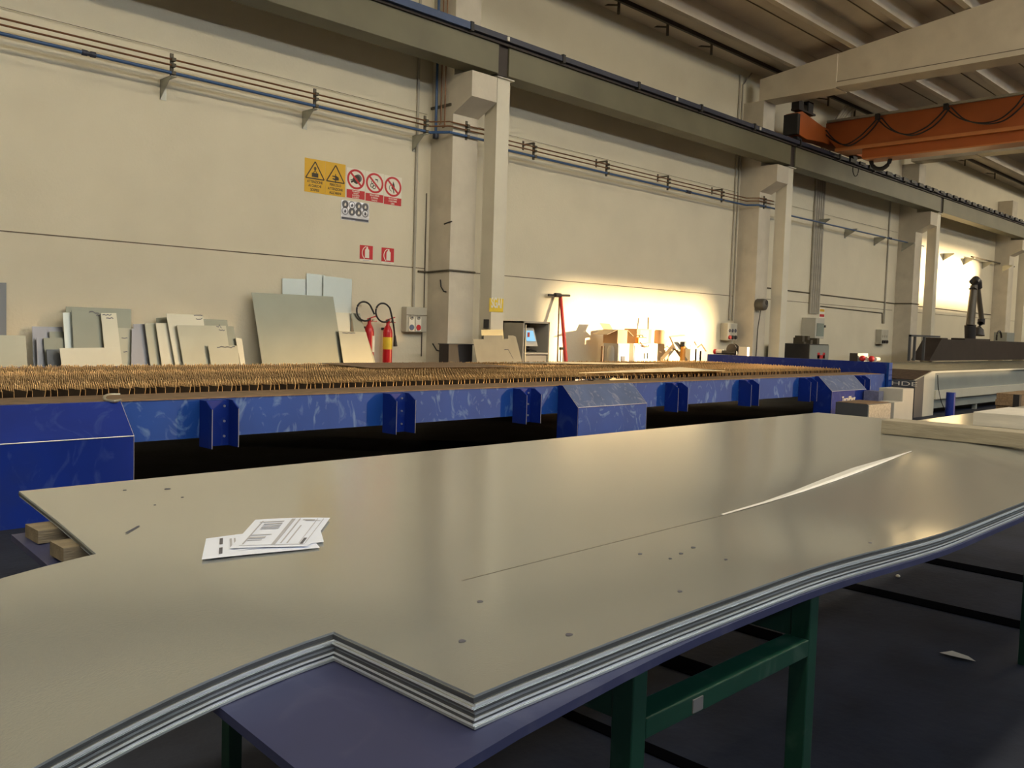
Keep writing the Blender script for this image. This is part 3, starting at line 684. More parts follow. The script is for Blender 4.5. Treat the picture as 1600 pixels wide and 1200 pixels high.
lean('pale sheet with two pen notes right of the cream sheet', (180, 512), (207, 513), (182, 565), (209, 565), 1.6, L_BEI, scrib(190, 528, 9, 1)+scrib(193, 550, 6, 1, 3))
lean('bluish lavender strip right of the pale sheet with pen notes', (206, 513), (217.5, 515), (205, 565), (216.7, 565), 2.6, L_LAV)
lean('dark lavender strip at the left end of the middle pile', (208, 506.5), (231, 506), (215, 565), (240, 565), .6, L_LAV)
lean('grey strip, second from the left in the middle pile', (226, 505), (246, 504.5), (234, 565), (255, 565), 2., L_BEI)
lean('light strip, third from the left in the middle pile', (243, 505), (265, 505), (252, 565), (275, 565), 3.2, L_CRM)
lean('small grey off-cut peeping out behind the middle pile', (244, 497), (270, 495), (248, 565), (276, 565), .2, L_GRN)
lean('tallest cream sheet of the middle pile with pen dashes', (259.5, 490), (317, 492), (273, 565), (327, 565), 4.2, L_CRM, scrib(303, 493, 13, .6, 4)+scrib(306, 498, 10, 1, 4))
lean('broad beige sheet of the middle pile with a scrawled number', (276, 508), (353, 509), (286, 565), (361, 565), 5.4, L_BEI, scrib(338, 510, 8, 3)+scrib(342, 515, 9, 2))
lean('grey sheet behind the right half of the middle pile', (312, 498), (355, 500), (318, 565), (364, 565), 2.2, L_GRN)
lean('grey green sheet at the right side of the middle pile', (340, 509), (365, 510), (350, 565), (375, 565), 3.4, L_GRN)
lean('small front off-cut with a long pen squiggle', (325, 540), (371, 540), (329, 565), (374, 565), 6.6, L_BEI, scrib(339, 543, 28, 2, 9))
lean('narrow cream strip at the right end of the middle pile', (368, 528), (378, 529), (375, 565), (383, 565), 4.4, L_CRM)
lean('biggest grey green sheet, leaning alone left of the extinguishers', (393, 457), (520.5, 463.5), (409, 563), (536, 563), 3.4, L_GRN)
lean('pale white sheet behind the top of the biggest sheet', (441, 435), (506, 437), (441.5, 500), (506, 500), 0, L_BLU, scrib(480, 445, 20, 1)+scrib(484, 449, 18, 1), SL=.09)
lean('pale sheet with a raised corner behind the biggest sheet', (479, 427), (508, 430), (479.5, 500), (508, 500), .5, L_BLU, SL=.09)
lean('whitish upright sheet right behind the biggest sheet', (505, 431), (550, 436), (505, 489), (549, 489), 1., L_BLU, SL=.09)
lean('small white off-cut under the whitish upright sheet', (520, 488), (548, 489), (520, 530), (546, 530), 1.8, L_CRM)
lean('grey green off-cut touching the slumped extinguisher', (549, 489), (562, 490), (555, 530), (575, 530), 2.8, L_GRN)
lean('low beige sheet right of the biggest sheet', (529, 517), (572, 519), (536, 563), (583, 563), 4.6, L_BEI, scrib(535, 520, 20, .6, 6))
lean('grey brown plate behind the notched plate below the steel column', (752, 515), (786, 515), (754, 563), (789, 563), 5.5, L_GRN, SL=.05, yfoot=10.40)
lean('notched cream plate with a rounded shoulder below the steel column', (738.8, 530), (806, 526), (745, 562.5), (815, 562.5), 8.4, L_NOT,
     [((788, 546.5), (794, 546)), ((794, 546), (802, 561))], notch=[(756, 530), (756, 524), (785.6, 524), (785.6, 529.5), (794, 529.5), (794, 524), (802, 524.3)], SL=.06, yfoot=10.36)

# ------------------------------------------------------------------ objects standing along the wall
x0, x1, y0, y1, z0, z1 = fbox(701, 738, 539, 562, 10.62, .0)
one('dark_crate', MB().box(x0, x1, 10.62, 10.85, 0, z1).box(x0-.02, x1+.02, 10.60, 10.86, z1, z1+.015), DARK, 'low dark grey crate at the foot of the nearest pilaster', 'crate')
# cabinet with screen
cx0, cx1 = at(817, 530, Y=10.62).x, at(858.5, 530, Y=10.62).x; zt = at(838, 502.5, Y=10.62).z
t = thing('control_cabinet', 'open grey control cabinet with a lit blue screen inside', 'cabinet', ((cx0+cx1)/2, 10.85, 0))
m = MB().box(cx0, cx0+.03, 10.62, 11.12, 0, zt); m.box(cx1-.03, cx1, 10.62, 11.12, 0, zt); m.box(cx0, cx1, 10.62, 11.12, zt-.03, zt); m.box(cx0, cx1, 11.09, 11.12, 0, zt)
m.build('body', CABG, t)
zsh = at(840, 551, Y=10.62).z
MB().box(cx0+.03, cx1-.03, 10.62, 11.08, zsh-.03, zsh).build('shelf', CABL, t); MB().box(cx0+.03, cx1-.03, 11.07, 11.088, zsh, zt-.03).build('lining', INSIDE, t)
MB().box(cx0+.04, cx1-.04, 10.64, 11.06, 0, zsh-.05).build('drawer', CABG, t)
MB().box(cx0+.04, cx0+.06, 10.6, 10.62, .1, zt-.06).build('door_rod', GALV, t)
a, b = at(822, 512, Y=10.75), at(836, 541, Y=10.75)
mon = thing('touch_screen', 'tilted panel with a lit blue screen on the cabinet shelf', 'screen', ((a.x+b.x)/2, 10.75, b.z))
MB().slab([(a.x, 10.74, b.z), (b.x+.02, 10.70, b.z), (b.x-.02, 10.78, a.z), (a.x-.02, 10.82, a.z)], (.01, .06, 0)).build('panel_frame', CABL, mon)
dx = b.x-a.x
MB().slab([(a.x+.01, 10.730, b.z+.09), (b.x-.04, 10.70, b.z+.09), (b.x-.06, 10.752, a.z-.05), (a.x, 10.782, a.z-.05)], (0, .01, 0)).build('display', SCREEN, mon)
MB().box(a.x+.01, a.x+.06, 10.715, 10.722, b.z+.16, b.z+.24).build('red_graphic', RED, mon)
zz = zsh
one('cable_bundle', MB().tube([at(818, 543, Y=10.7), at(826, 545, Y=10.68), at(838, 549, Y=10.66)], .012, 6), BLACK, 'dark cables lying on the cabinet shelf', 'cable')
# red lever and stick
p0, p1 = at(876, 462, Y=11.3), at(884, 562, Y=10.95); dd = (p1-p0); foot = p0+dd*((p0.z)/(p0.z-p1.z))
t = thing('red_lever', 'red tubular lever with a dark crossbar leaning on the wall', 'lever', (foot.x, foot.y, 0))
MB().tube([p0, foot], [.03, .045], 10).build('tube', REDP, t, smooth=True)
a, b = at(857, 461, Y=11.28), at(890, 462, Y=11.28); MB().tube([a, b], .022, 8).build('crossbar', DARK, t)
a, b = at(867, 461, Y=11.27), at(876, 461.5, Y=11.27); MB().tube([a, b], .04, 8).build('clamp', DARK, t)
p0, p1 = at(874, 463, Y=11.33), at(871, 562, Y=11.0); foot = p0+(p1-p0)*(p0.z/(p0.z-p1.z))
one('thin_stick', MB().tube([p0, foot], .014, 8), BROWN, 'thin brown stick beside the red lever', 'stick')
p = at(876, 545, Y=10.75)
one('hook_rod', MB().tube([(p.x, 10.75, 0), (p.x, 10.75, p.z)], .010, 6).box(p.x-.02, p.x+.08, 10.73, 10.77, p.z-.02, p.z+.03), BLACK, 'short black hooked rod in front of the red lever', 'rod')
# sunlit clutter
x0, x1, y0, y1, z0, z1 = fbox(966, 983, 537, 560, 10.62, .0)
t = thing('steel_cupboard', 'grey steel cupboard under the open cardboard box', 'cupboard', ((x0+x1)/2, 10.8, 0))
MB().box(x0, x1, 10.62, 10.98, 0, z1).build('body', CABG, t); MB().box(x0+.02, x1-.02, 10.612, 10.62, .1, z1-.03).build('door', CABL, t); MB().box(x0+.08, x0+.2, 10.60, 10.612, z1-.42, z1-.24).build('lock_plate', INKD, t)
zc = z1
bx0, bx1 = at(965, 527, Y=10.65).x, at(980, 527, Y=10.65).x; bz = at(972, 515.5, Y=10.65).z
t = thing('cardboard_box', 'open cardboard box with spread flaps on the steel cupboard', 'box', ((bx0+bx1)/2, 10.82, zc))
MB().box(bx0, bx1, 10.65, 11.0, zc, bz).build('carton', CARD, t)
MB().slab([(bx0, 10.65, bz), (bx0, 11., bz), (bx0-.32, 11., bz-.10), (bx0-.32, 10.65, bz-.10)], (0, 0, .006)).build('flap', CARDG, t)
MB().slab([(bx1, 10.65, bz), (bx1, 11., bz), (bx1+.2, 11., bz-.12), (bx1+.2, 10.65, bz-.12)], (0, 0, .006)).build('flap', CARDG, t)
MB().slab([(bx0, 11., bz), (bx1, 11., bz), (bx1, 11.1, bz+.12), (bx0, 11.1, bz+.12)], (0, 0.006, 0)).build('flap', CARD, t)
p = at(955, 540, Y=10.85)
one('rolled_tarp', MB().lathe((p.x, 10.8, 0), [(.10, 0), (.12, .05), (.11, p.z-.08), (.09, p.z)], 14), CABL, 'pale upright roll left of the steel cupboard', 'roll', smooth=True)
p = at(942, 541, Y=10.85); one('short_stake', MB().box(p.x-.02, p.x+.03, 10.83, 10.88, 0, p.z), BROWN, 'short brown stake left of the pale roll', 'stake')
x0, x1, y0, y1, z0, z1 = fbox(990, 1027, 537, 560, 10.62, .0)
t = thing('white_cupboard', 'white low cupboard overexposed by the sun, under the tan box', 'cupboard', ((x0+x1)/2, 10.8, 0))
MB().box(x0, x1, 10.62, 11.05, 0, z1).build('body', WHITE, t); xm = (x0+x1)/2
for a, b in ((x0+.02, xm-.005), (xm+.005, x1-.02)):
    d = MB().box(a, b, 10.605, 10.62, .08, z1-.03).build('door', WHITE, t); MB().box(b-.06 if a < xm-.1 else a+.03, b-.03 if a < xm-.1 else a+.06, 10.59, 10.605, z1-.3, z1-.18).build('handle', DARK, d)
zw = z1
bx0, bx1 = at(995, 525, Y=10.72).x, at(1018, 525, Y=10.72).x; bz = at(1006, 514, Y=10.72).z
t = thing('tan_box', 'tan cardboard box on the white cupboard', 'box', ((bx0+bx1)/2, 10.88, zw))
MB().box(bx0, bx1, 10.72, 11.03, zw, bz).build('carton', CARD, t); MB().box(bx0+.1, bx1-.1, 10.716, 10.72, zw+.02, bz-.02).build('tape_strip', CARDG, t)
a, b = at(997, 527, Y=10.64), at(1010, 536, Y=10.64)
t = thing('yellow_tool_case', 'yellow orange tool case in front of the tan box', 'case', ((a.x+b.x)/2, 10.66, zw)); MB().box(a.x, b.x, 10.63, 10.71, zw, a.z).build('shell', ORG, t, bevel=.015); MB().tube([(a.x+.08, 10.67, a.z), (a.x+.1, 10.67, a.z+.04), (b.x-.1, 10.67, a.z+.04), (b.x-.08, 10.67, a.z)], .01, 6).build('handle', BLACK, t)
P = [at(1000, 535, Y=10.6), at(1005, 540, Y=10.57), at(1012, 542, Y=10.57), at(1014, 539, Y=10.58)]
one('air_hose', MB().tube(catmull(P, 4), .014, 6), BROWN, 'short dark hose hanging over the white cupboard edge', 'hose')
p0, p1 = at(1013, 496, Y=11.25), at(1012.5, 516, Y=11.235)
one('wooden_pole', MB().tube([p0, p0+(p1-p0)*(p0.z/(p0.z-p1.z))], .018, 8), BROWN, 'thin wooden pole rising behind the tan box', 'pole')
a, b = at(1020, 515, Y=11.0), at(1029, 523, Y=11.0)
one('ochre_can', MB().lathe(((a.x+b.x)/2, 10.9, zw), [(.10, 0), (.11, .02), (.11, a.z-zw-.03), (.09, a.z-zw)], 14), CARD, 'small ochre can on the right end of the white cupboard', 'can', smooth=True)
P = [at(1027, 528, Y=11.0), at(1044, 531, Y=11.0), at(1038, 544, Y=10.95), at(1042, 553, Y=10.9)]; 
one('cardboard_sheet', MB().slab([at(1028, 528, Y=11.1), at(1044, 531, Y=11.1), at(1038, 545, Y=11.03), at(1043, 560, Y=10.96), Vector((at(1033, 585, Y=10.85).x, 10.80, 0)), Vector((at(1027, 585, Y=10.85).x, 10.80, 0))], (0, .02, 0)), CARDG, 'bent cardboard sheet leaning right of the white cupboard', 'cardboard')
t = thing('tilted_console', 'tilted grey console panel on a slanted foot in the sunlit corner', 'console', (at(1060, 560, Y=10.7).x, 10.75, 0))
MB().slab([at(1048, 527, Y=10.75), at(1072, 524.5, Y=10.75), at(1080, 545, Y=10.6), at(1057, 547, Y=10.6)], (0, .06, .03)).build('panel', CABG, t)
a, b = at(1054, 540, Y=10.72), at(1036, 562, Y=10.72); MB().bar(a, b, .10, .07).bar(b+Vector((0, 0, .02)), Vector((b.x, b.y, 0)), .09, .07, (0, 1, 0)).build('slanted_foot', CARDG, t)
a, b = at(1056, 543, Y=10.8), at(1066, 557, Y=10.8); MB().bar(a, a+(b-a)*((a.z)/(a.z-b.z)), .08, .07).build('slanted_foot', CARDG, t)
p = at(1067.5, 534, Y=10.58); pb = at(1067.5, 553, Y=10.58)
t = thing('orange_canister', 'orange canister with a black cap in front of the tilted console', 'canister', (p.x, 10.58, 0))
MB().lathe((p.x, 10.58, 0), [(.055, 0), (.055, p.z-.12), (.045, p.z-.10)], 14).build('body', ORG, t, smooth=True); MB().lathe((p.x, 10.58, 0), [(.05, p.z-.10), (.06, p.z-.09), (.06, p.z-.01), (.05, p.z)], 14).build('cap', BLACK, t, smooth=True)
for i, (px, py, w, hh, mm, lab) in enumerate(((1084, 540, 10, 10, CABL, 'pale small carton right of the tilted console'), (1091, 545, 10, 8, WHITE, 'white packet beside the pale small carton'), (1097, 548, 8, 8, CARDG, 'grey brown packet beside the blue end beam'))):
    x0, x1, y0, y1, z0, z1 = fbox(px-w/2, px+w/2, py, py+hh, 10.75, 0)
    one('carton', MB().box(x0, x1, 10.75, 10.95, 0, z1), mm, lab, 'box', 'small cartons in the sunlit corner')
P = [at(1085, 534, Y=10.85), at(1090, 543, Y=10.85), at(1096, 538, Y=10.85)]
one('scrap_wire', MB().tube(P+[P[-1]+Vector((.2, 0, -.15))], .015, 6), BROWN, 'brown bent wire above the small cartons', 'wire')
# cabinets in second bay
x0, x1, y0, y1, z0, z1 = fbox(1264, 1294, 538, 565, 10.2, .0); yb = 10.2
Yd = at(1224.5, 550, X=x0).y
t = thing('tool_cabinet', 'dark tool cabinet with a grey front and red mark in the second bay', 'cabinet', ((x0+x1)/2, 10.7, 0))
MB().box(x0, x1, 10.2, 11.25, 0, z1).build('body', DARK, t); MB().box(x0+.01, x1-.01, 10.18, 10.2, .05, z1-.02).build('front_panel', MGREY, t)
a, b = at(1278, 551, Y=10.17), at(1289, 560, Y=10.17)
m = MB().box(a.x, a.x+.11, 10.172, 10.18, b.z, a.z); m.box(b.x-.11, b.x, 10.172, 10.18, b.z, a.z); m.box(a.x, b.x, 10.172, 10.18, b.z, b.z+.08); m.build('red_mark', RED, t)
m = MB()
for k in range(7):
    xx = x0+.1+k*(x1-x0-.2)/7; m.box(xx, xx+.12, 10.4+.1*(k % 3), 10.6+.1*(k % 3), z1, z1+.05+.05*((k*3) % 4))
one('tool_clutter', m, STRUT, 'loose tools lying on the dark tool cabinet', 'tools')['kind'] = 'stuff'

# ------------------------------------------------------------------ cutting table (blue)
BY = 6.63; ZT = .78; ZB = .472; XA, XB = 0.4, 16.45
t = thing('cutting_table', 'long blue plasma cutting table with rows of spiky steel slats', 'cutting table', (8.4, 8.5, 0))
MB().box(XA, XB, BY, BY+.16, ZB, ZT).build('front_beam', BLUE, t)
MB().box(XA, XB-.25, BY-.01, 7.14, ZT, ZT+.008).build('top_rail', RUST, t)
MB().box(XA, XB, 10.23, 10.31, ZB, .84).build('rear_beam', BLUED, t)
MB().box(XA, XB, BY+.16, 10.23, .50, .55).build('slag_tray', SLATD, t)
MB().box(XA, XA+.12, BY, 10.31, ZB, .84).build('end_beam', BLUED, t)
m = MB().box(XB, XB+.10, BY-.02, 10.42, .50, .985); m.build('end_beam', BLUED, t)
p0 = at(1385, 566, Y=BY-.03); MB().box(XB-.02, XB+.13, BY-.06, BY-.02, .50, .985).build('end_plate', BLUE, t)
for k in range(8):
    MB().lathe((XB+.03+.06*(k % 2), BY-.068, .56+.1*(k//2)), [(.012, 0), (.012, .01)], 8, 'y').build('bolt', BLUED, t)
# housings over the feet
def housing(x0, x1, worn):
    yf = 6.33
    prof = [(BY, .785), (BY-.07, .785), (yf, .56), (yf, 0.0), (BY, 0.0)]
    h = MB().slab([(x0, a, b) for a, b in prof], (x1-x0, 0, 0)).build('foot_housing', BLUED, t)
    e = MB().slab([(x0+.004, BY-.07, .787), (x1-.004, BY-.07, .787), (x1-.004, yf-.002, .562), (x0+.004, yf-.002, .562)], (0, -.001, .001)).build('sloped_cover', BLUEW if worn else BLUED, h)
    m = MB().tube([(x0, yf-.001, .56), (x1, yf-.001, .56)], .004, 6); m.tube([(x0, yf-.001, .56), (x0, yf-.001, .02)], .002, 6); m.tube([(x1, yf-.001, .56), (x1, yf-.001, .02)], .0025, 6); m.tube([(x0, BY-.07, .785), (x0, yf-.001, .56)], .0025, 6); m.tube([(x1, BY-.07, .785), (x1, yf-.001, .56)], .0025, 6)
    m.build('worn_edge', EDGEM, h)
    return h
housing(1.30, 2.62, False)
hm = housing(7.46, 8.72, True); hr = housing(13.64, 14.92, True)
MB().box(7.47, 8.71, 6.326, 6.331, .02, .55).build('front_cover', BLUE, hm)
tx = at(1326, 623, Y=6.325)
lt_ = text_part('lettering', 'TecniPlant', WHITE, hr, (tx.x, 6.324, tx.z-.045), (1, 0, 0), (0, 0, 1), .125, .001, sx=.95, bold=.002)
MB().box(tx.x-.26, tx.x+.26, 6.325, 6.33, tx.z-.085, tx.z-.06).build('red_underline', RED, hr)
# fin brackets
for i, xc in enumerate((1.0, 3.37, 5.15, 6.86, 9.63, 11.43, 13.22, 15.2)):
    yf = 6.43; pr = [(BY, .77), (BY-.10, .77), (yf, .71), (yf, .405), (BY, .405)]
    b = MB()
    for x in (xc-.115, xc+.105): b.slab([(x, p, q) for p, q in pr], (.010, 0, 0))
    b.box(xc-.105, xc+.105, BY-.05, BY-.002, .405, .765)
    bo = b.build('fin_bracket', BLUED, t)
    m = MB()
    for bx in (xc-.065, xc+.065):
        for bz in (.72, .60, .48): m.lathe((bx, BY-.06, bz), [(.010, 0), (.010, .012)], 8, 'y')
    m.build('bolts', EDGEM, bo)
    m = MB()
    for x in (xc-.110, xc+.110): m.tube([(x, yf-.001, .71), (x, yf-.001, .405)], .0035, 5)
    m.build('worn_edge', EDGEM, bo)
# slats
SY0, SY1, SZ0, SZ1 = 7.13, 10.22, .66, .866
def slat_mesh(seed, tilt):
    r = random.Random(seed); m = MB(); n = 62; th = .0045
    top = []
    for k in range(n+1):
        y = SY0+(SY1-SY0)*k/n
        top.append((y, SZ1-.030-r.uniform(0, .012)))
        if k < n: top.append((y+(SY1-SY0)/n*r.uniform(.35, .65), SZ1+r.uniform(-.012, .010)))
    def X(z, y, dx): return dx+tilt*(z-SZ0)+.004*math.sin(y*9+seed)
    N = len(top); ZM = SZ1-.034
    vs = []
    for dx in (0, th):
        for y, z in top: vs.append((X(z, y, dx), y, z))
        for y, z in top: vs.append((X(ZM, y, dx), y, ZM))
        for y, z in top: vs.append((X(SZ0, y, dx), y, SZ0))
    O = 3*N
    tips = []; body = []
    for k in range(N-1):
        tips += [(k, k+1, N+k+1, N+k), (O+k, O+N+k, O+N+k+1, O+k+1), (k, O+k, O+k+1, k+1)]
        body += [(N+k, N+k+1, 2*N+k+1, 2*N+k), (O+N+k, O+2*N+k, O+2*N+k+1, O+N+k+1)]
    tips += [(0, N, O+N, O), (N, 2*N, O+2*N, O+N)]
    m.add(vs, tips); m.mi += [1]*len(body); m.f += body
    return m
protos = []
for s in range(4):
    m = slat_mesh(s, (.0, .16, .02, -.05)[s])
    for v in m.v: v += Vector((1.7, 0, 0))
    protos.append(m)
PITCH = .0625
base = {}
xs_ = [1.70+PITCH*k for k in range(int((15.75-1.70)/PITCH))]
for k, x in enumerate(xs_[:100]):
    q = (0, 1, 2, 1, 0, 3)[k % 6]
    if q not in base:
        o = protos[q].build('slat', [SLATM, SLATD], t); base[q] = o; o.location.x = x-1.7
    else:
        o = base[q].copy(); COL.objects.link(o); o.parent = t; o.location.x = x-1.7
m = MB()
for k, x in enumerate(xs_[100:]):
    pm = protos[(0, 1, 2, 1, 0, 3)[k % 6]]
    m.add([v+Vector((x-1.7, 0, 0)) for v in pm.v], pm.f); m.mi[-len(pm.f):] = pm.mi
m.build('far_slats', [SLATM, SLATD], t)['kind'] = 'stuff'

# thin plates lying on the slats
zpl = SZ1+.008
def flat(label, pts, m, z=zpl, th=.004, name='cut_plate', cat='metal plate', group=None):
    P = [at(x, y, Z=z) for x, y in pts]; return one(name, MB().slab(P, (0, 0, th)), m, label, cat, group)
flat('thin plate lying on the slats below the extinguishers', [(497, 567.5), (577, 575), (815, 573.5), (716, 566.5)], RUST, group='thin plates on the slats')
flat('sunlit thin plate on the slats left of the tilted console', [(905, 583), (1132, 579), (1065, 574.5), (900, 577)] if False else [(905, 583), (1132, 579.5), (1062, 574)], L_CRM, group='thin plates on the slats')
flat('narrow sunlit plate far back on the slats below the control cabinet', [(790, 567), (960, 569.5), (1040, 568.5), (880, 565.5)], L_CRM, group='thin plates on the slats')
# clamp and scraps on the rail
zc = ZT+.012
P = [at(x, y, Z=zc) for x, y in ((188, 616.5), (170, 617), (163, 620.5), (166, 625.5), (178, 627), (188, 625.5))]
one('ring_clamp', MB().tube(catmull(P, 4), .011, 8), GALV, 'grey horseshoe clamp on the rail at the left', 'clamp', smooth=True)
for i, (px, py, w, mm, lab) in enumerate(((908, 593.5, .17, EDGEM, 'shiny scrap piece left end of the scraps above the middle housing'), (935, 594, .16, BLACK, 'black scrap piece among the scraps above the middle housing'), (962, 593, .2, L_CRM, 'pale scrap strip at the right of the scraps above the middle housing'))):
    p = at(px, py, Z=ZT+.01)
    one('scrap_piece', MB().box(p.x-w, p.x+w, p.y-.05, p.y+.04, ZT+.008, ZT+.022).box(p.x-w*.6, p.x-w*.2, p.y-.03, p.y+.02, ZT+.022, ZT+.035), mm, lab, 'scrap', 'scraps on the rail')
# things on the far end beam
zb = .985
p = at(1145, 548, X=XB+.05)
t = thing('cable_reel', 'dark reel with a red and white roller on the far end beam', 'reel', (XB+.05, p.y, zb))
MB().lathe((XB-.02, p.y, zb+.12), [(.06, 0), (.12, .01), (.12, .03), (.05, .04), (.05, .12), (.12, .13), (.12, .15), (.06, .16)], 16, 'x').build('drum', DARK, t, smooth=True)
MB().tube([(XB+.02, p.y-.1, zb+.05), (XB+.02, p.y+.35, zb+.05)], .045, 10).build('bar', DARK, t)
MB().lathe((XB+.02, p.y+.22, zb+.06), [(.05, 0), (.05, .14)], 12, 'y').build('white_roller', WHITE, t); MB().lathe((XB+.02, p.y+.36, zb+.06), [(.055, 0), (.055, .06)], 12, 'y').build('red_end', RED, t)
a, b = at(1155, 542, X=XB+.02), at(1168, 553.5, X=XB+.02)
one('white_box', MB().box(XB+.0, XB+.09, b.y, a.y, zb, a.z), WHITE, 'small white box standing on the far end beam', 'box')
a, b = at(1328, 551.5, X=XB), at(1340, 562, X=XB)
t = thing('sensor_unit', 'small dark box on the end beam beside red and white lamps', 'sensor', (XB+.05, (a.y+b.y)/2, zb))
MB().box(XB, XB+.45, b.y, a.y, zb, a.z).build('body', [MGREY], t); MB().box(XB-.006, XB, b.y, a.y, zb, a.z).build('dark_side', DARK, t)
for i, px in enumerate((1347, 1361)):
    p = at(px, 562, X=XB+.05)
    t = thing('signal_lamp', ['red and white lamp next to the small dark box', 'red and white lamp nearest the near corner of the end beam'][i], 'lamp', (XB+.05, p.y, zb), 'signal lamps on the end beam')
    MB().lathe((XB+.02, p.y, zb+.055), [(.03, 0), (.055, .03), (.055, .06), (.035, .09)], 14, 'x').build('red_lens', RED, t, smooth=True); MB().lathe((XB+.10, p.y-.05, zb+.05), [(.04, 0), (.04, .16)], 12, 'x').build('white_body', WHITE, t, smooth=True)

# ------------------------------------------------------------------ laser table on the right
LY = 6.2
zt = at(1470, 580, Y=LY).z
def zpx(x, y): return at(x, y, Y=LY).z
xa = 16.72; xb = at(1457, 583, Y=LY).x; XE = 40.
t = thing('laser_table', 'long grey laser cutting table behind the blue table', 'cutting table', (26, 8, 0))
zl = at(1433, 594, Y=LY).z
m = MB().slab([(xa, LY, 0), (xa, LY, zl), (xb, LY, zt), (xb+.15, LY, zt), (xb+.15, LY, 0)], (0, .5, 0)); m.build('end_post', MLITE, t)
MB().box(xa-.02, xa, LY-.01, LY+.5, 0, zl-.01).build('end_post_side', MDARK, t)
MB().slab([(xa, LY-.004, .0), (xa, LY-.004, zl-.006), (xa+(xb-xa)*.5, LY-.004, zl+(zt-zl)*.5-.006), (xa+(xb-xa)*.5, LY-.004, 0)], (0, .003, 0)).build('post_shade_slab', MDARK, t)  # shade of the post's turned-away face painted onto its flat front
MB().slab([(xa-.02, LY+.02, zl+.003), (xb, LY+.02, zt+.003), (xb, 9.6, zt+.003), (xa-.02, 9.6, zl+.003)], (0, 0, .01)).build('hood', GRILL, t)
MB().slab([(xa-.02, LY+.5, zl-.22), (xa-.02, 9.6, zl-.22), (xa-.02, 9.6, zl), (xa-.02, LY+.5, zl)], (.02, 0, 0)).build('name_panel', MDARK, t)
MB().box(xb+.15, XE, LY, LY+.06, zt-.03, zt).build('top_rim', MLITE, t)
z2 = zpx(1500, 607.3); z3 = zpx(1500, 620); z4 = zpx(1500, 634)
MB().box(xb+.15, XE, LY+.04, LY+.1, z2, zt-.03).build('side_panel', MGREY, t)
MB().box(xb+.15, XE, LY-.03, LY+.06, z3, z2).build('side_rail', MLITE, t)
MB().box(xb+.15, XE, LY+.04, LY+.1, z4, z3).build('lower_panel', MGREY, t)
MB().box(xb+.15, XE, LY+.3, LY+.35, 0, z4).build('plinth', BLACK, t)
for x in (20.3, 22.5, 25., 28.): MB().box(x, x+.08, LY+.06, LY+.14, 0, z4).build('foot', MGREY, t)
MB().box(xb, XE, LY+.06, 9.6, zt-.12, zt-.08).build('bed_grid', GRILL, t)
m = MB()
for k in range(60): m.box(xb+.3+.3*k, xb+.33+.3*k, LY+.2, 9.5, zt-.08, zt-.02)
m.build('grid_bars', GALV, t)['kind'] = 'stuff'
pa = at(1395, 596, X=xa-.03)
text_part('lettering', 'HDE', WHITE, t, (xa-.024, at(1392, 600, X=xa-.02).y, at(1405, 602, X=xa-.02).z), (0, -1, 0), (0, 0, 1), .11, .001, align='LEFT', sx=2.2)
P = [at(x, y, Y=LY-.03) for x, y in ((1465, 586), (1466, 605), (1470, 625), (1476, 640))]
MB().tube(catmull(P, 4), .008, 6).build('hanging_cable', BLACK, t)
# gantry
GY = 9.3
a = at(1472, 530, Y=GY); b = at(1500, 560, Y=GY)
t = thing('laser_gantry', 'black brown gantry beam standing over the laser table', 'gantry', (a.x+5, GY, zt))
MB().box(a.x, XE+5, GY, GY+.5, zt+.02, a.z).build('beam', GANT, t)
g0, g1 = at(1452, 562, Y=GY-.02), at(1472, 528, Y=GY-.02)
MB().slab([(g0.x, GY-.02, zt+.02), (a.x+.4, GY-.02, zt+.02), (a.x+.4, GY-.02, g1.z), (g1.x, GY-.02, g1.z)], (0, .5, 0)).build('end_wedge', GANT, t)
f0, f1 = at(1427, 562, Y=GY), at(1475, 525, Y=GY)
m = MB()
for x in (f0.x, f0.x+.35, at(1450, 545, Y=GY).x): m.box(x, x+.06, GY+.1, GY+.16, zt+.02, f1.z)
m.box(f0.x, f1.x, GY+.1, GY+.16, f1.z-.05, f1.z)
m.build('frame', MDARK, t)
c = at(1571, 528, Y=GY)
m = MB().tube([c+Vector((.25*math.cos(k*PI/8), .2, .22*math.sin(k*PI/8))) for k in range(0, 10)], .03, 6); m.build('cable_hoop', BLACK, t)
x0, x1, y0, y1, z0, z1 = fbox(1578, 1590, 520, 534, GY, 0); MB().box(x0, x1, GY+.1, GY+.5, a.z, z1).build('motor_box', MGREY, t)
# extraction arm
AY = 9.6
t = thing('extraction_arm', 'grey articulated fume extraction arm standing on the gantry', 'extraction arm', (at(1516, 528, Y=AY).x, AY, at(1516, 530, Y=AY).z))
def A(x, y): return at(x, y, Y=AY)
zg = A(1516, 529).z
MB().box(A(1497, 527).x, A(1537, 527).x, AY-.2, AY+.2, zg-.05, zg).build('base_plate', GANT, t)
MB().tube([Vector((A(1516, 527).x, AY, zg)), A(1516, 508)], [.16, .17], 14).build('swivel', DARK, t, smooth=True)
MB().tube([A(1516, 508), A(1522, 446)], [.13, .11], 14).build('lower_tube', ARMM, t, smooth=True)
MB().tube([A(1520, 452), A(1521.5, 441), A(1524.5, 438), A(1527, 441), A(1528, 450)], [.13, .14, .14, .14, .13], 12).build('elbow', DARK, t, smooth=True)
MB().tube([A(1527.5, 448), A(1534, 500)], [.08, .08], 12).build('upper_tube', ARMM, t, smooth=True)
MB().tube([A(1533.5, 498), A(1533, 507)], .11, 12).build('joint', DARK, t, smooth=True)
MB().tube([A(1532, 505), A(1529, 515), A(1528, 524)], [.10, .16, .20], 14).build('nozzle', DARK, t, smooth=True)

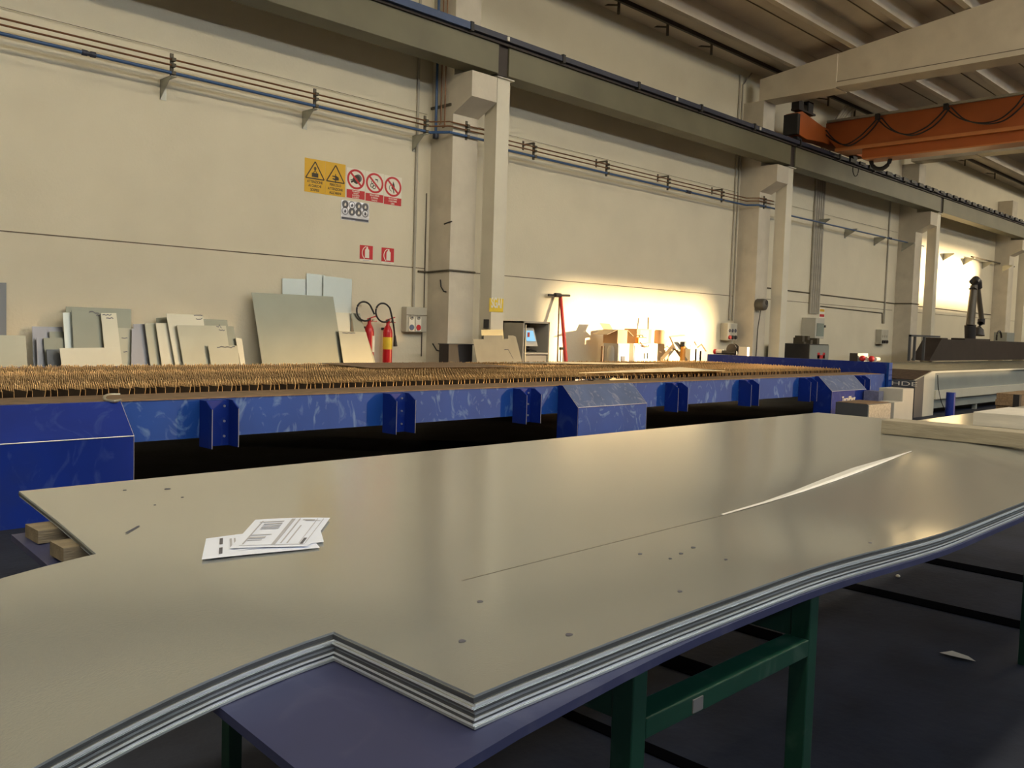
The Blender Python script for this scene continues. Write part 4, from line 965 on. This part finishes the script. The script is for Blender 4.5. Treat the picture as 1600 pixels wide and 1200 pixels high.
# step, boxes, post, crate in front of the laser table
cx = at(1356, 632, Y=5.5); yb = at(1306, 626, X=cx.x).y
t = thing('step_box', 'dark metal step with perforated pale tread in front of the blue table', 'step', (cx.x+.4, 5.9, 0))
x1 = at(1391, 634, Y=5.5).x; yb = min(yb, 6.28)
MB().box(cx.x, x1, 5.5, yb, .0, cx.z).build('body', MDARK, t); MB().box(cx.x+.01, x1-.01, 5.485, 5.5, .02, cx.z-.01).build('perforated_front', PERF, t)
MB().box(cx.x+.02, x1-.02, 5.52, yb-.02, cx.z, cx.z+.006).build('tread', RUST, t)
x0, xx1 = at(1410, 630, Y=5.75).x, at(1427, 630, Y=5.75).x; z1 = at(1427, 607, Y=5.75).z; zm = at(1427, 627, Y=5.75).z
one('metal_case', MB().box(x0, xx1, 5.75, 6.15, 0, z1), [CABL], 'pale upright metal case left of the laser table post', 'case', bevel=.01)
x2 = at(1397, 640, Y=5.72).x; 
one('metal_case', MB().box(x2, x0-.02, 5.72, 6.0, 0, at(1405, 628, Y=5.72).z), CABL, 'low pale metal case beside the perforated step', 'case', bevel=.01)
p = at(1395, 618, Y=6.12); one('tread_plate_cover', MB().box(at(1373, 618, Y=6.05).x, x0-.04, 6.05, 6.3, .0, at(1395, 609, Y=6.15).z), DIAM, 'bluish tread plate box below the end of the blue table', 'cover')
p = at(1486, 613, Y=5.4); r = .075
one('blue_bollard', MB().lathe((p.x, 5.4, 0), [(r, 0), (r, p.z-.01), (r*.95, p.z)], 20), BLUED, 'short dark blue bollard in front of the laser table', 'bollard', smooth=True)
a, b = at(1556, 614, Y=5.4), at(1640, 640, Y=5.0)
t = thing('timber_stack', 'stack of brown timber boards in front of the laser table', 'timber', ((a.x+b.x)/2, 5.2, 0))
for k in range(4):
    z0 = a.z*k/4; MB().box(a.x+.05*(k % 2), b.x, 5.0, 5.4, z0+.001, z0+a.z/4-.001).build('board', WOODB, t)
p = at(1594, 617, Y=4.6); one('dark_post', MB().box(p.x-.03, p.x+.10, 4.6, 4.7, 0, p.z), DARK, 'dark slim post in front of the timber stack', 'post')

# ------------------------------------------------------------------ work table with stacked sheets
def S(t): t = max(0, min(1, t)); return t*t*(3-2*t)
def zoff(x, y):
    d = max(0, .74-x)
    z = -.32*d*d*(1-.25*S((y-.96)/.6))*(1-S((y-1.56)/.3))
    z += .005*S((x-.60)/.5)*(1-S((y-.72)/.5))-.031*S((x-1.36)/.85)*(1-S((y-.72)/.5))
    return z
xcols = [-.02+.0425*k for k in range(16)]+[.66]+[.66+.0782*k for k in range(1, 51)]+[4.57+.2*k for k in range(1, 12)]
def sheet_mesh(ztop, th, full=True, dx=0, dy=0, plate=None):
    """T shaped sheet: wide body, a tongue at either end"""
    if plate: ys = plate[2]
    rows = ([.694, .74, .80, .86, .92, .964, 1.03, 1.1, 1.2, 1.32, 1.44, 1.56] + ([1.7, 1.85, 2.0, 2.192] if full else []))
    m = MB(); vid = {}
    def vert(i, j, b):
        k = (i, j, b)
        if k not in vid:
            x, y = xcols[i], rows[j]
            if 14 <= i <= 17 and y > 1.5:
                xl = .582+(y-1.56)/(2.192-1.56)*(.649-.582); x = xl+(x-xcols[14])/(xcols[17]-xcols[14])*(xcols[17]-xl)
            if y > 1.7 and i == 66: x = 4.57
            vid[k] = len(m.v); m.v.append(Vector((x+dx, y+dy, ztop+zoff(x, y)-(th if b else 0))))
        return vid[k]
    def on(i, j):
        if i < 0 or j < 0 or i >= len(xcols)-1 or j >= len(rows)-1: return False
        y = (rows[j]+rows[j+1])/2; x = (xcols[i]+xcols[i+1])/2
        if .66 < x < 4.57: return True
        if .575 < x < .66 and y > 1.56: return True
        if x < .66: return .964 < y < 1.56
        return .964 < y < 1.70
    for i in range(len(xcols)-1):
        for j in range(len(rows)-1):
            if not on(i, j): continue
            m.f.append([vert(i, j, 0), vert(i+1, j, 0), vert(i+1, j+1, 0), vert(i, j+1, 0)]); m.mi.append(0)
            m.f.append([vert(i, j, 1), vert(i, j+1, 1), vert(i+1, j+1, 1), vert(i+1, j, 1)]); m.mi.append(1)
            for (di, dj, a, b) in ((0, -1, (i, j), (i+1, j)), (0, 1, (i+1, j+1), (i, j+1)), (-1, 0, (i, j+1), (i, j)), (1, 0, (i+1, j), (i+1, j+1))):
                if not on(i+di, j+dj): m.f.append([vert(*a, 0), vert(*a, 1), vert(*b, 1), vert(*b, 0)]); m.mi.append(1)
    return m
NS = 12; TH = .0030; STEP = .00325
edge = [ST_C, ST_B, ST_B, ST_A, ST_A, ST_B, ST_C, ST_B, ST_A, ST_B, ST_A, ST_C]
ordn = ['top', 'second', 'third', 'fourth', 'fifth', 'sixth', 'seventh', 'eighth', 'ninth', 'tenth', 'eleventh', 'bottom']
rj = random.Random(3)
for k in range(NS):
    full = k < 4
    jx, jy = (0, 0) if k == 0 else (rj.uniform(-.002, .002), rj.uniform(-.0015, .0015))
    m = sheet_mesh(1.0-STEP*k, TH, full, jx, jy)
    lab = ('top steel sheet of the big stack, with papers lying on it' if k == 0 else 'bottom steel sheet of the big stack, resting on the purple plate' if k == NS-1 else ordn[k]+' steel sheet from the top of the big stack')
    if k:
        one('steel_sheet', m, [SHEET, edge[k]], lab, 'steel sheet', 'big stack of T shaped steel sheets', smooth=True)
    else:
        t = thing('steel_sheet', lab, 'steel sheet', (2.6, 1.4, .99), 'big stack of T shaped steel sheets')
        m.build('sheet', [SHEET, edge[0]], t, smooth=True)
        # lifted lip along a slit
        a = [(.94, 1.027), (1.422, 1.036), (1.75, 1.051), (1.987, 1.070), (2.2, 1.090), (2.43, 1.114), (2.7, 1.147), (2.95, 1.178), (3.323, 1.229)]
        hts = [0, .0004, .0010, .0022, .0050, .0085, .0095, .0060, 0]
        lip = MB(); vs = []
        for (x, y), h in zip(a[2:], hts[2:]):
            z = 1.0+zoff(x, y)+.0004; w = .0012+h*1.0
            vs += [(x, y-w*.7, z), (x, y, z+h*.55), (x, y+w*2.2, z+h*.55+.0002), (x, y+w*3.2, z)]
        fs = []
        for i in range(len(a)-3):
            for q in range(3): fs.append((4*i+q, 4*i+q+1, 4*i+5+q, 4*i+4+q))
        lip.add(vs, fs).build('lifted_lip', LIPM, t)['label'] = 'bright lifted lip along a slit in the sheet'
        ln = MB()
        for (p, q), (r_, s_) in zip(a, a[1:]):
            ln.slab([(p, q-.0016, 1.0006+zoff(p, q)), (r_, s_-.0016, 1.0006+zoff(r_, s_)), (r_, s_-.0030, 1.0006+zoff(r_, s_)), (p, q-.0030, 1.0006+zoff(p, q))], (0, 0, .0001))
        ln.build('slit', SEAM, t)
        sp = MB()
        for px, py, rr in ((262, 764, 2.5), (195, 766, 1.5), (285, 777, 1.2), (722, 1003, 3), (750, 942, 2.6), (889, 995, 3), (1000, 868, 2), (1064, 868, 2), (1083, 858, 2.2), (1047, 876, 1.6), (1062, 929, 2.2), (1360, 840, 1.6), (1134, 878, 1.6), (242, 789, 1)):
            c = at(px, py, Z=1.0); z = 1.0003+zoff(c.x, c.y); r2 = rr*c.length/FPX*1.4
            sp.slab([(c.x+r2*math.cos(k2*PI/4)*(1+.3*(k2 % 3)), c.y+r2*math.sin(k2*PI/4), z) for k2 in range(8)], (0, 0, .0004))
        c0, c1 = at(197, 833, Z=1), at(217, 822, Z=1); sp.bar(c0+Vector((0, 0, .0006)), c1+Vector((0, 0, .0006)), .004, .0006)
        sp.build('dark_specks', INKD, t)['kind'] = 'stuff'
# plate
def plate_mesh():
    m = MB(); xs2 = [.50+.1*k for k in range(43)]; ysr = [.648, .70, .78, .88, 1.0, 1.2, 1.5, 1.94]
    n = len(ysr); zt0 = 1.0-STEP*NS-.0005
    for b in (0, 1):
        for i, x in enumerate(xs2):
            for y in ysr:
                xx = x+(.06*(y-.94) if i == 0 else 0)
                if y < .66: y = .637+.052*S((x-.25)/.95)
                m.v.append(Vector((xx, y, zt0+zoff(max(xx, .0), y)-b*.012)))
    N = len(xs2)*n
    for i in range(len(xs2)-1):
        for j in range(n-1):
            a = i*n+j; m.f.append([a, a+n, a+n+1, a+1]); m.f.append([N+a, N+a+1, N+a+n+1, N+a+n])
        a = i*n; m.f.append([a, N+a, N+a+n, a+n]); a = i*n+n-1; m.f.append([a, a+n, N+a+n, N+a])
    for j in range(n-1):
        m.f.append([j, j+1, N+j+1, N+j]); a = (len(xs2)-1)*n+j; m.f.append([a, N+a, N+a+1, a+1])
    m.mi = [0]*len(m.f); return m
one('purple_plate', plate_mesh(), PURP, 'purple primed steel plate under the big stack of sheets', 'steel plate')
zpt = 1.0-STEP*NS
for i, (ya, yb, xl) in enumerate(((1.665, 1.735, .565), (1.83, 1.905, .575))):
    h = 1.0-STEP*4-.0005-zpt
    m = MB().box(xl, 4.5, ya, yb, zpt-.001, zpt+h-.001)
    one('wooden_batten', m, WOODD, ['wooden batten under the sheets, nearer one at the left notch', 'wooden batten under the sheets, farther one at the left notch'][i], 'batten', 'battens between plate and sheets')
# trestles
def trestle(label, legs, beams, bar=None):
    t = thing('trestle', label, 'trestle', (legs[0][0], legs[0][1], 0), 'green trestles under the plate')
    for x, y in legs: MB().box(x, x+.032, y, y+.036, 0, .947).build('leg', GREEN, t, bevel=.002)
    for x0, x1, y0, y1, z0, z1 in beams: MB().box(x0, x1, y0, y1, z0, z1).build('crossbar', GREEN, t, bevel=.002)
    return t
t = trestle('dark green steel trestle in front, under the purple plate', [(.960, .70), (1.470, .70), (.960, 1.80), (1.470, 1.80)],
        [(.992, 1.470, .70, .745, .842, .872), (.992, 1.470, 1.80, 1.836, .842, .872), (.962, .99, .736, 1.80, .87, .947), (1.472, 1.50, .736, 1.80, .87, .947)])
a = at(1090, 1093, Y=.699); MB().box(a.x-.012, a.x+.014, .698, .70, .846, .866).build('old_sticker', SGREY, t)
trestle('dark green steel trestle at the right edge of the photo', [(4.315, 1.06), (4.315, 2.06)], [(4.32, 4.34, 1.10, 2.06, .80, .90)])
# papers
def paper(label, c, k, lines, dark):
    P = [at(x, y, Z=1.0) for x, y in c]
    z = 1.0012+.0012*k
    t = thing('paper_sheet', label, 'paper', sum(P, Vector())/4, 'delivery papers on the sheets')
    WORLD[t] = Vector(t.location)
    P = [Vector((p.x, p.y, z)) for p in P]
    n = 6; m = MB()
    def q(u, v):
        a = P[0].lerp(P[1], u); b = P[3].lerp(P[2], u); r = a.lerp(b, v); r.z += .003*(u*u*(v > .5)*v)+.002*math.sin(3*u+v); return r
    vs = [q(i/n, j/n) for i in range(n+1) for j in range(n+1)]
    m.add(vs, [(i*(n+1)+j, (i+1)*(n+1)+j, (i+1)*(n+1)+j+1, i*(n+1)+j+1) for i in range(n) for j in range(n)])
    m.build('sheet', PAPER, t, smooth=True)
    for nm, arr, mm in (('printed_text', lines, INK), ('printed_logo', dark, INKD)):
        if not arr: continue
        pm = MB()
        for u0, u1, v0, v1 in arr:
            vv = [q(u0, v0), q(u1, v0), q(u1, v1), q(u0, v1)]
            pm.slab([x+Vector((0, 0, .0009)) for x in vv], (0, 0, .0001))
        pm.build(nm, mm, t)
rr = random.Random(5)
low = [(.10+.0, .14, .10, .30), (.2, .23, .15, .5), (.27, .30, .1, .4)]
paper('lower white paper poking out to the left under the printed one', [(322, 842.5), (474, 826), (500, 858), (315, 877)], 0, [(.23, .25, .2, .6), (.27, .285, .2, .5)], [(.135, .165, .12, .42), (.135, .165, .58, .86)])
paper('middle white paper with its corner out at the right', [(380, 836), (498, 818), (506, 850), (372, 864)], 1, [], [])
tb = [(.10, .42, .12, .15), (.5, .55, .05, .95), (.6, .62, .05, .9), (.12, .14, .1, .9), (.18, .42, .2, .24), (.18, .42, .28, .30), (.18, .42, .33, .36), (.18, .42, .39, .41), (.12, .40, .60, .62), (.12, .35, .67, .73), (.15, .33, .77, .79), (.68, .70, .3, .9), (.70, .9, .12, .14), (.66, .82, .08, .11), (.84, .85, .05, .9), (.92, .93, .05, .9), (.10, .93, .93, .94)]
paper('top printed white paper with tables, lying on the stack', [(399, 815), (516, 812), (482, 858), (358, 862)], 2.2, tb, [(.86, .90, .74, .94)])
# planks lying across the stack
def plank(label, x0, x1, y0, y1, z0, z1, m):
    return one('wooden_plank', MB().box(x0, x1, y0, y1, z0, z1), m, label, 'plank', 'planks on the stack', bevel=.003)
p = at(1376, 678, Z=1.0); ph = at(1376.5, 656, X=p.x).z
plank('long grey weathered plank lying across the sheets, nearer of two', p.x, p.x+.14, -.2, p.y, 1.0015, ph, WOOD)
p2 = at(1519.5, 665, Z=1.0); ph2 = at(1519.5, 643, X=p2.x).z
plank('pale topped thick plank behind the long grey plank', p2.x, p2.x+.55, -.2, p2.y, 1.0015, ph2, WOODP)

# ------------------------------------------------------------------ floor bits
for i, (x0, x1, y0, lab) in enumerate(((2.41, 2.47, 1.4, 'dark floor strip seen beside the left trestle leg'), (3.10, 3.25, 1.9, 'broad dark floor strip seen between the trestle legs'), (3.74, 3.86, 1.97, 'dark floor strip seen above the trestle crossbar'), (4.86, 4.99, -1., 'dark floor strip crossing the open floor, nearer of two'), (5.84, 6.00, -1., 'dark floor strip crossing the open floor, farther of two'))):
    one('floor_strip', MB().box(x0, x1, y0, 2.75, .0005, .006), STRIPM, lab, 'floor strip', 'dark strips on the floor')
p = at(1496, 1026, Z=0)
one('dry_leaf', MB().add([p+Vector(v) for v in ((-.02, .07, .004), (.02, .03, .014), (.015, -.04, .01), (-.01, -.08, .004), (-.05, -.03, .016), (-.045, .03, .012), (-.015, 0, .002))], [(0, 1, 6), (1, 2, 6), (2, 3, 6), (3, 4, 6), (4, 5, 6), (5, 0, 6)]), PAPER if False else WOODP, 'pale dry leaf lying on the dark floor', 'leaf')
p = at(1403, 902, Z=0); one('white_pebble', MB().lathe((p.x, p.y, 0), [(.008, 0), (.014, .006), (.010, .014), (.003, .017)], 8), WHITE, 'tiny white pebble on the dark floor below the sheets', 'pebble', smooth=True)

# ------------------------------------------------------------------ lights
def area(name, loc, sx, sy, power, col, rot):
    l = bpy.data.lights.new(name, 'AREA'); l.shape = 'RECTANGLE'; l.size = sx; l.size_y = sy; l.energy = power; l.color = col
    o = bpy.data.objects.new(name, l); COL.objects.link(o); o.location = loc; o.rotation_euler = rot; return o
WARM = (1., .86, .62)
area('daylight_strip', (12, -1.0, 8.75), 40, .7, 1500, WARM, (math.radians(35), 0, 0))
area('daylight_strip', (6, 6.6, 7.75), 20, .35, 110, WARM, (math.radians(20), 0, 0))
area('daylight_strip', (12, -9, 8.0), 50, .7, 1500, (.88, .95, 1.0), (math.radians(60), 0, 0))  # added cool strip standing in for daylight entering behind the camera
area('daylight_strip', (48, 2, 8.2), 30, 1.0, 1300, WARM, (math.radians(25), 0, 0))
sl = bpy.data.lights.new('sun', 'SUN'); sl.energy = 26; sl.color = (1., .74, .42); sl.angle = math.radians(1.6)
so = bpy.data.objects.new('sun', sl); COL.objects.link(so); so.rotation_euler = SUN.to_track_quat('-Z', 'Y').to_euler(); so.location = (40, -30, 10)
w = bpy.data.worlds.new('world'); scene.world = w; w.use_nodes = True
w.node_tree.nodes['Background'].inputs[0].default_value = (.95, .80, .58, 1); w.node_tree.nodes['Background'].inputs[1].default_value = 1.2

scene.view_settings.view_transform = 'Standard'; scene.view_settings.look = 'None'
scene.view_settings.gamma = 1; scene.view_settings.use_curve_mapping = False
scene.view_settings.exposure = 0.15
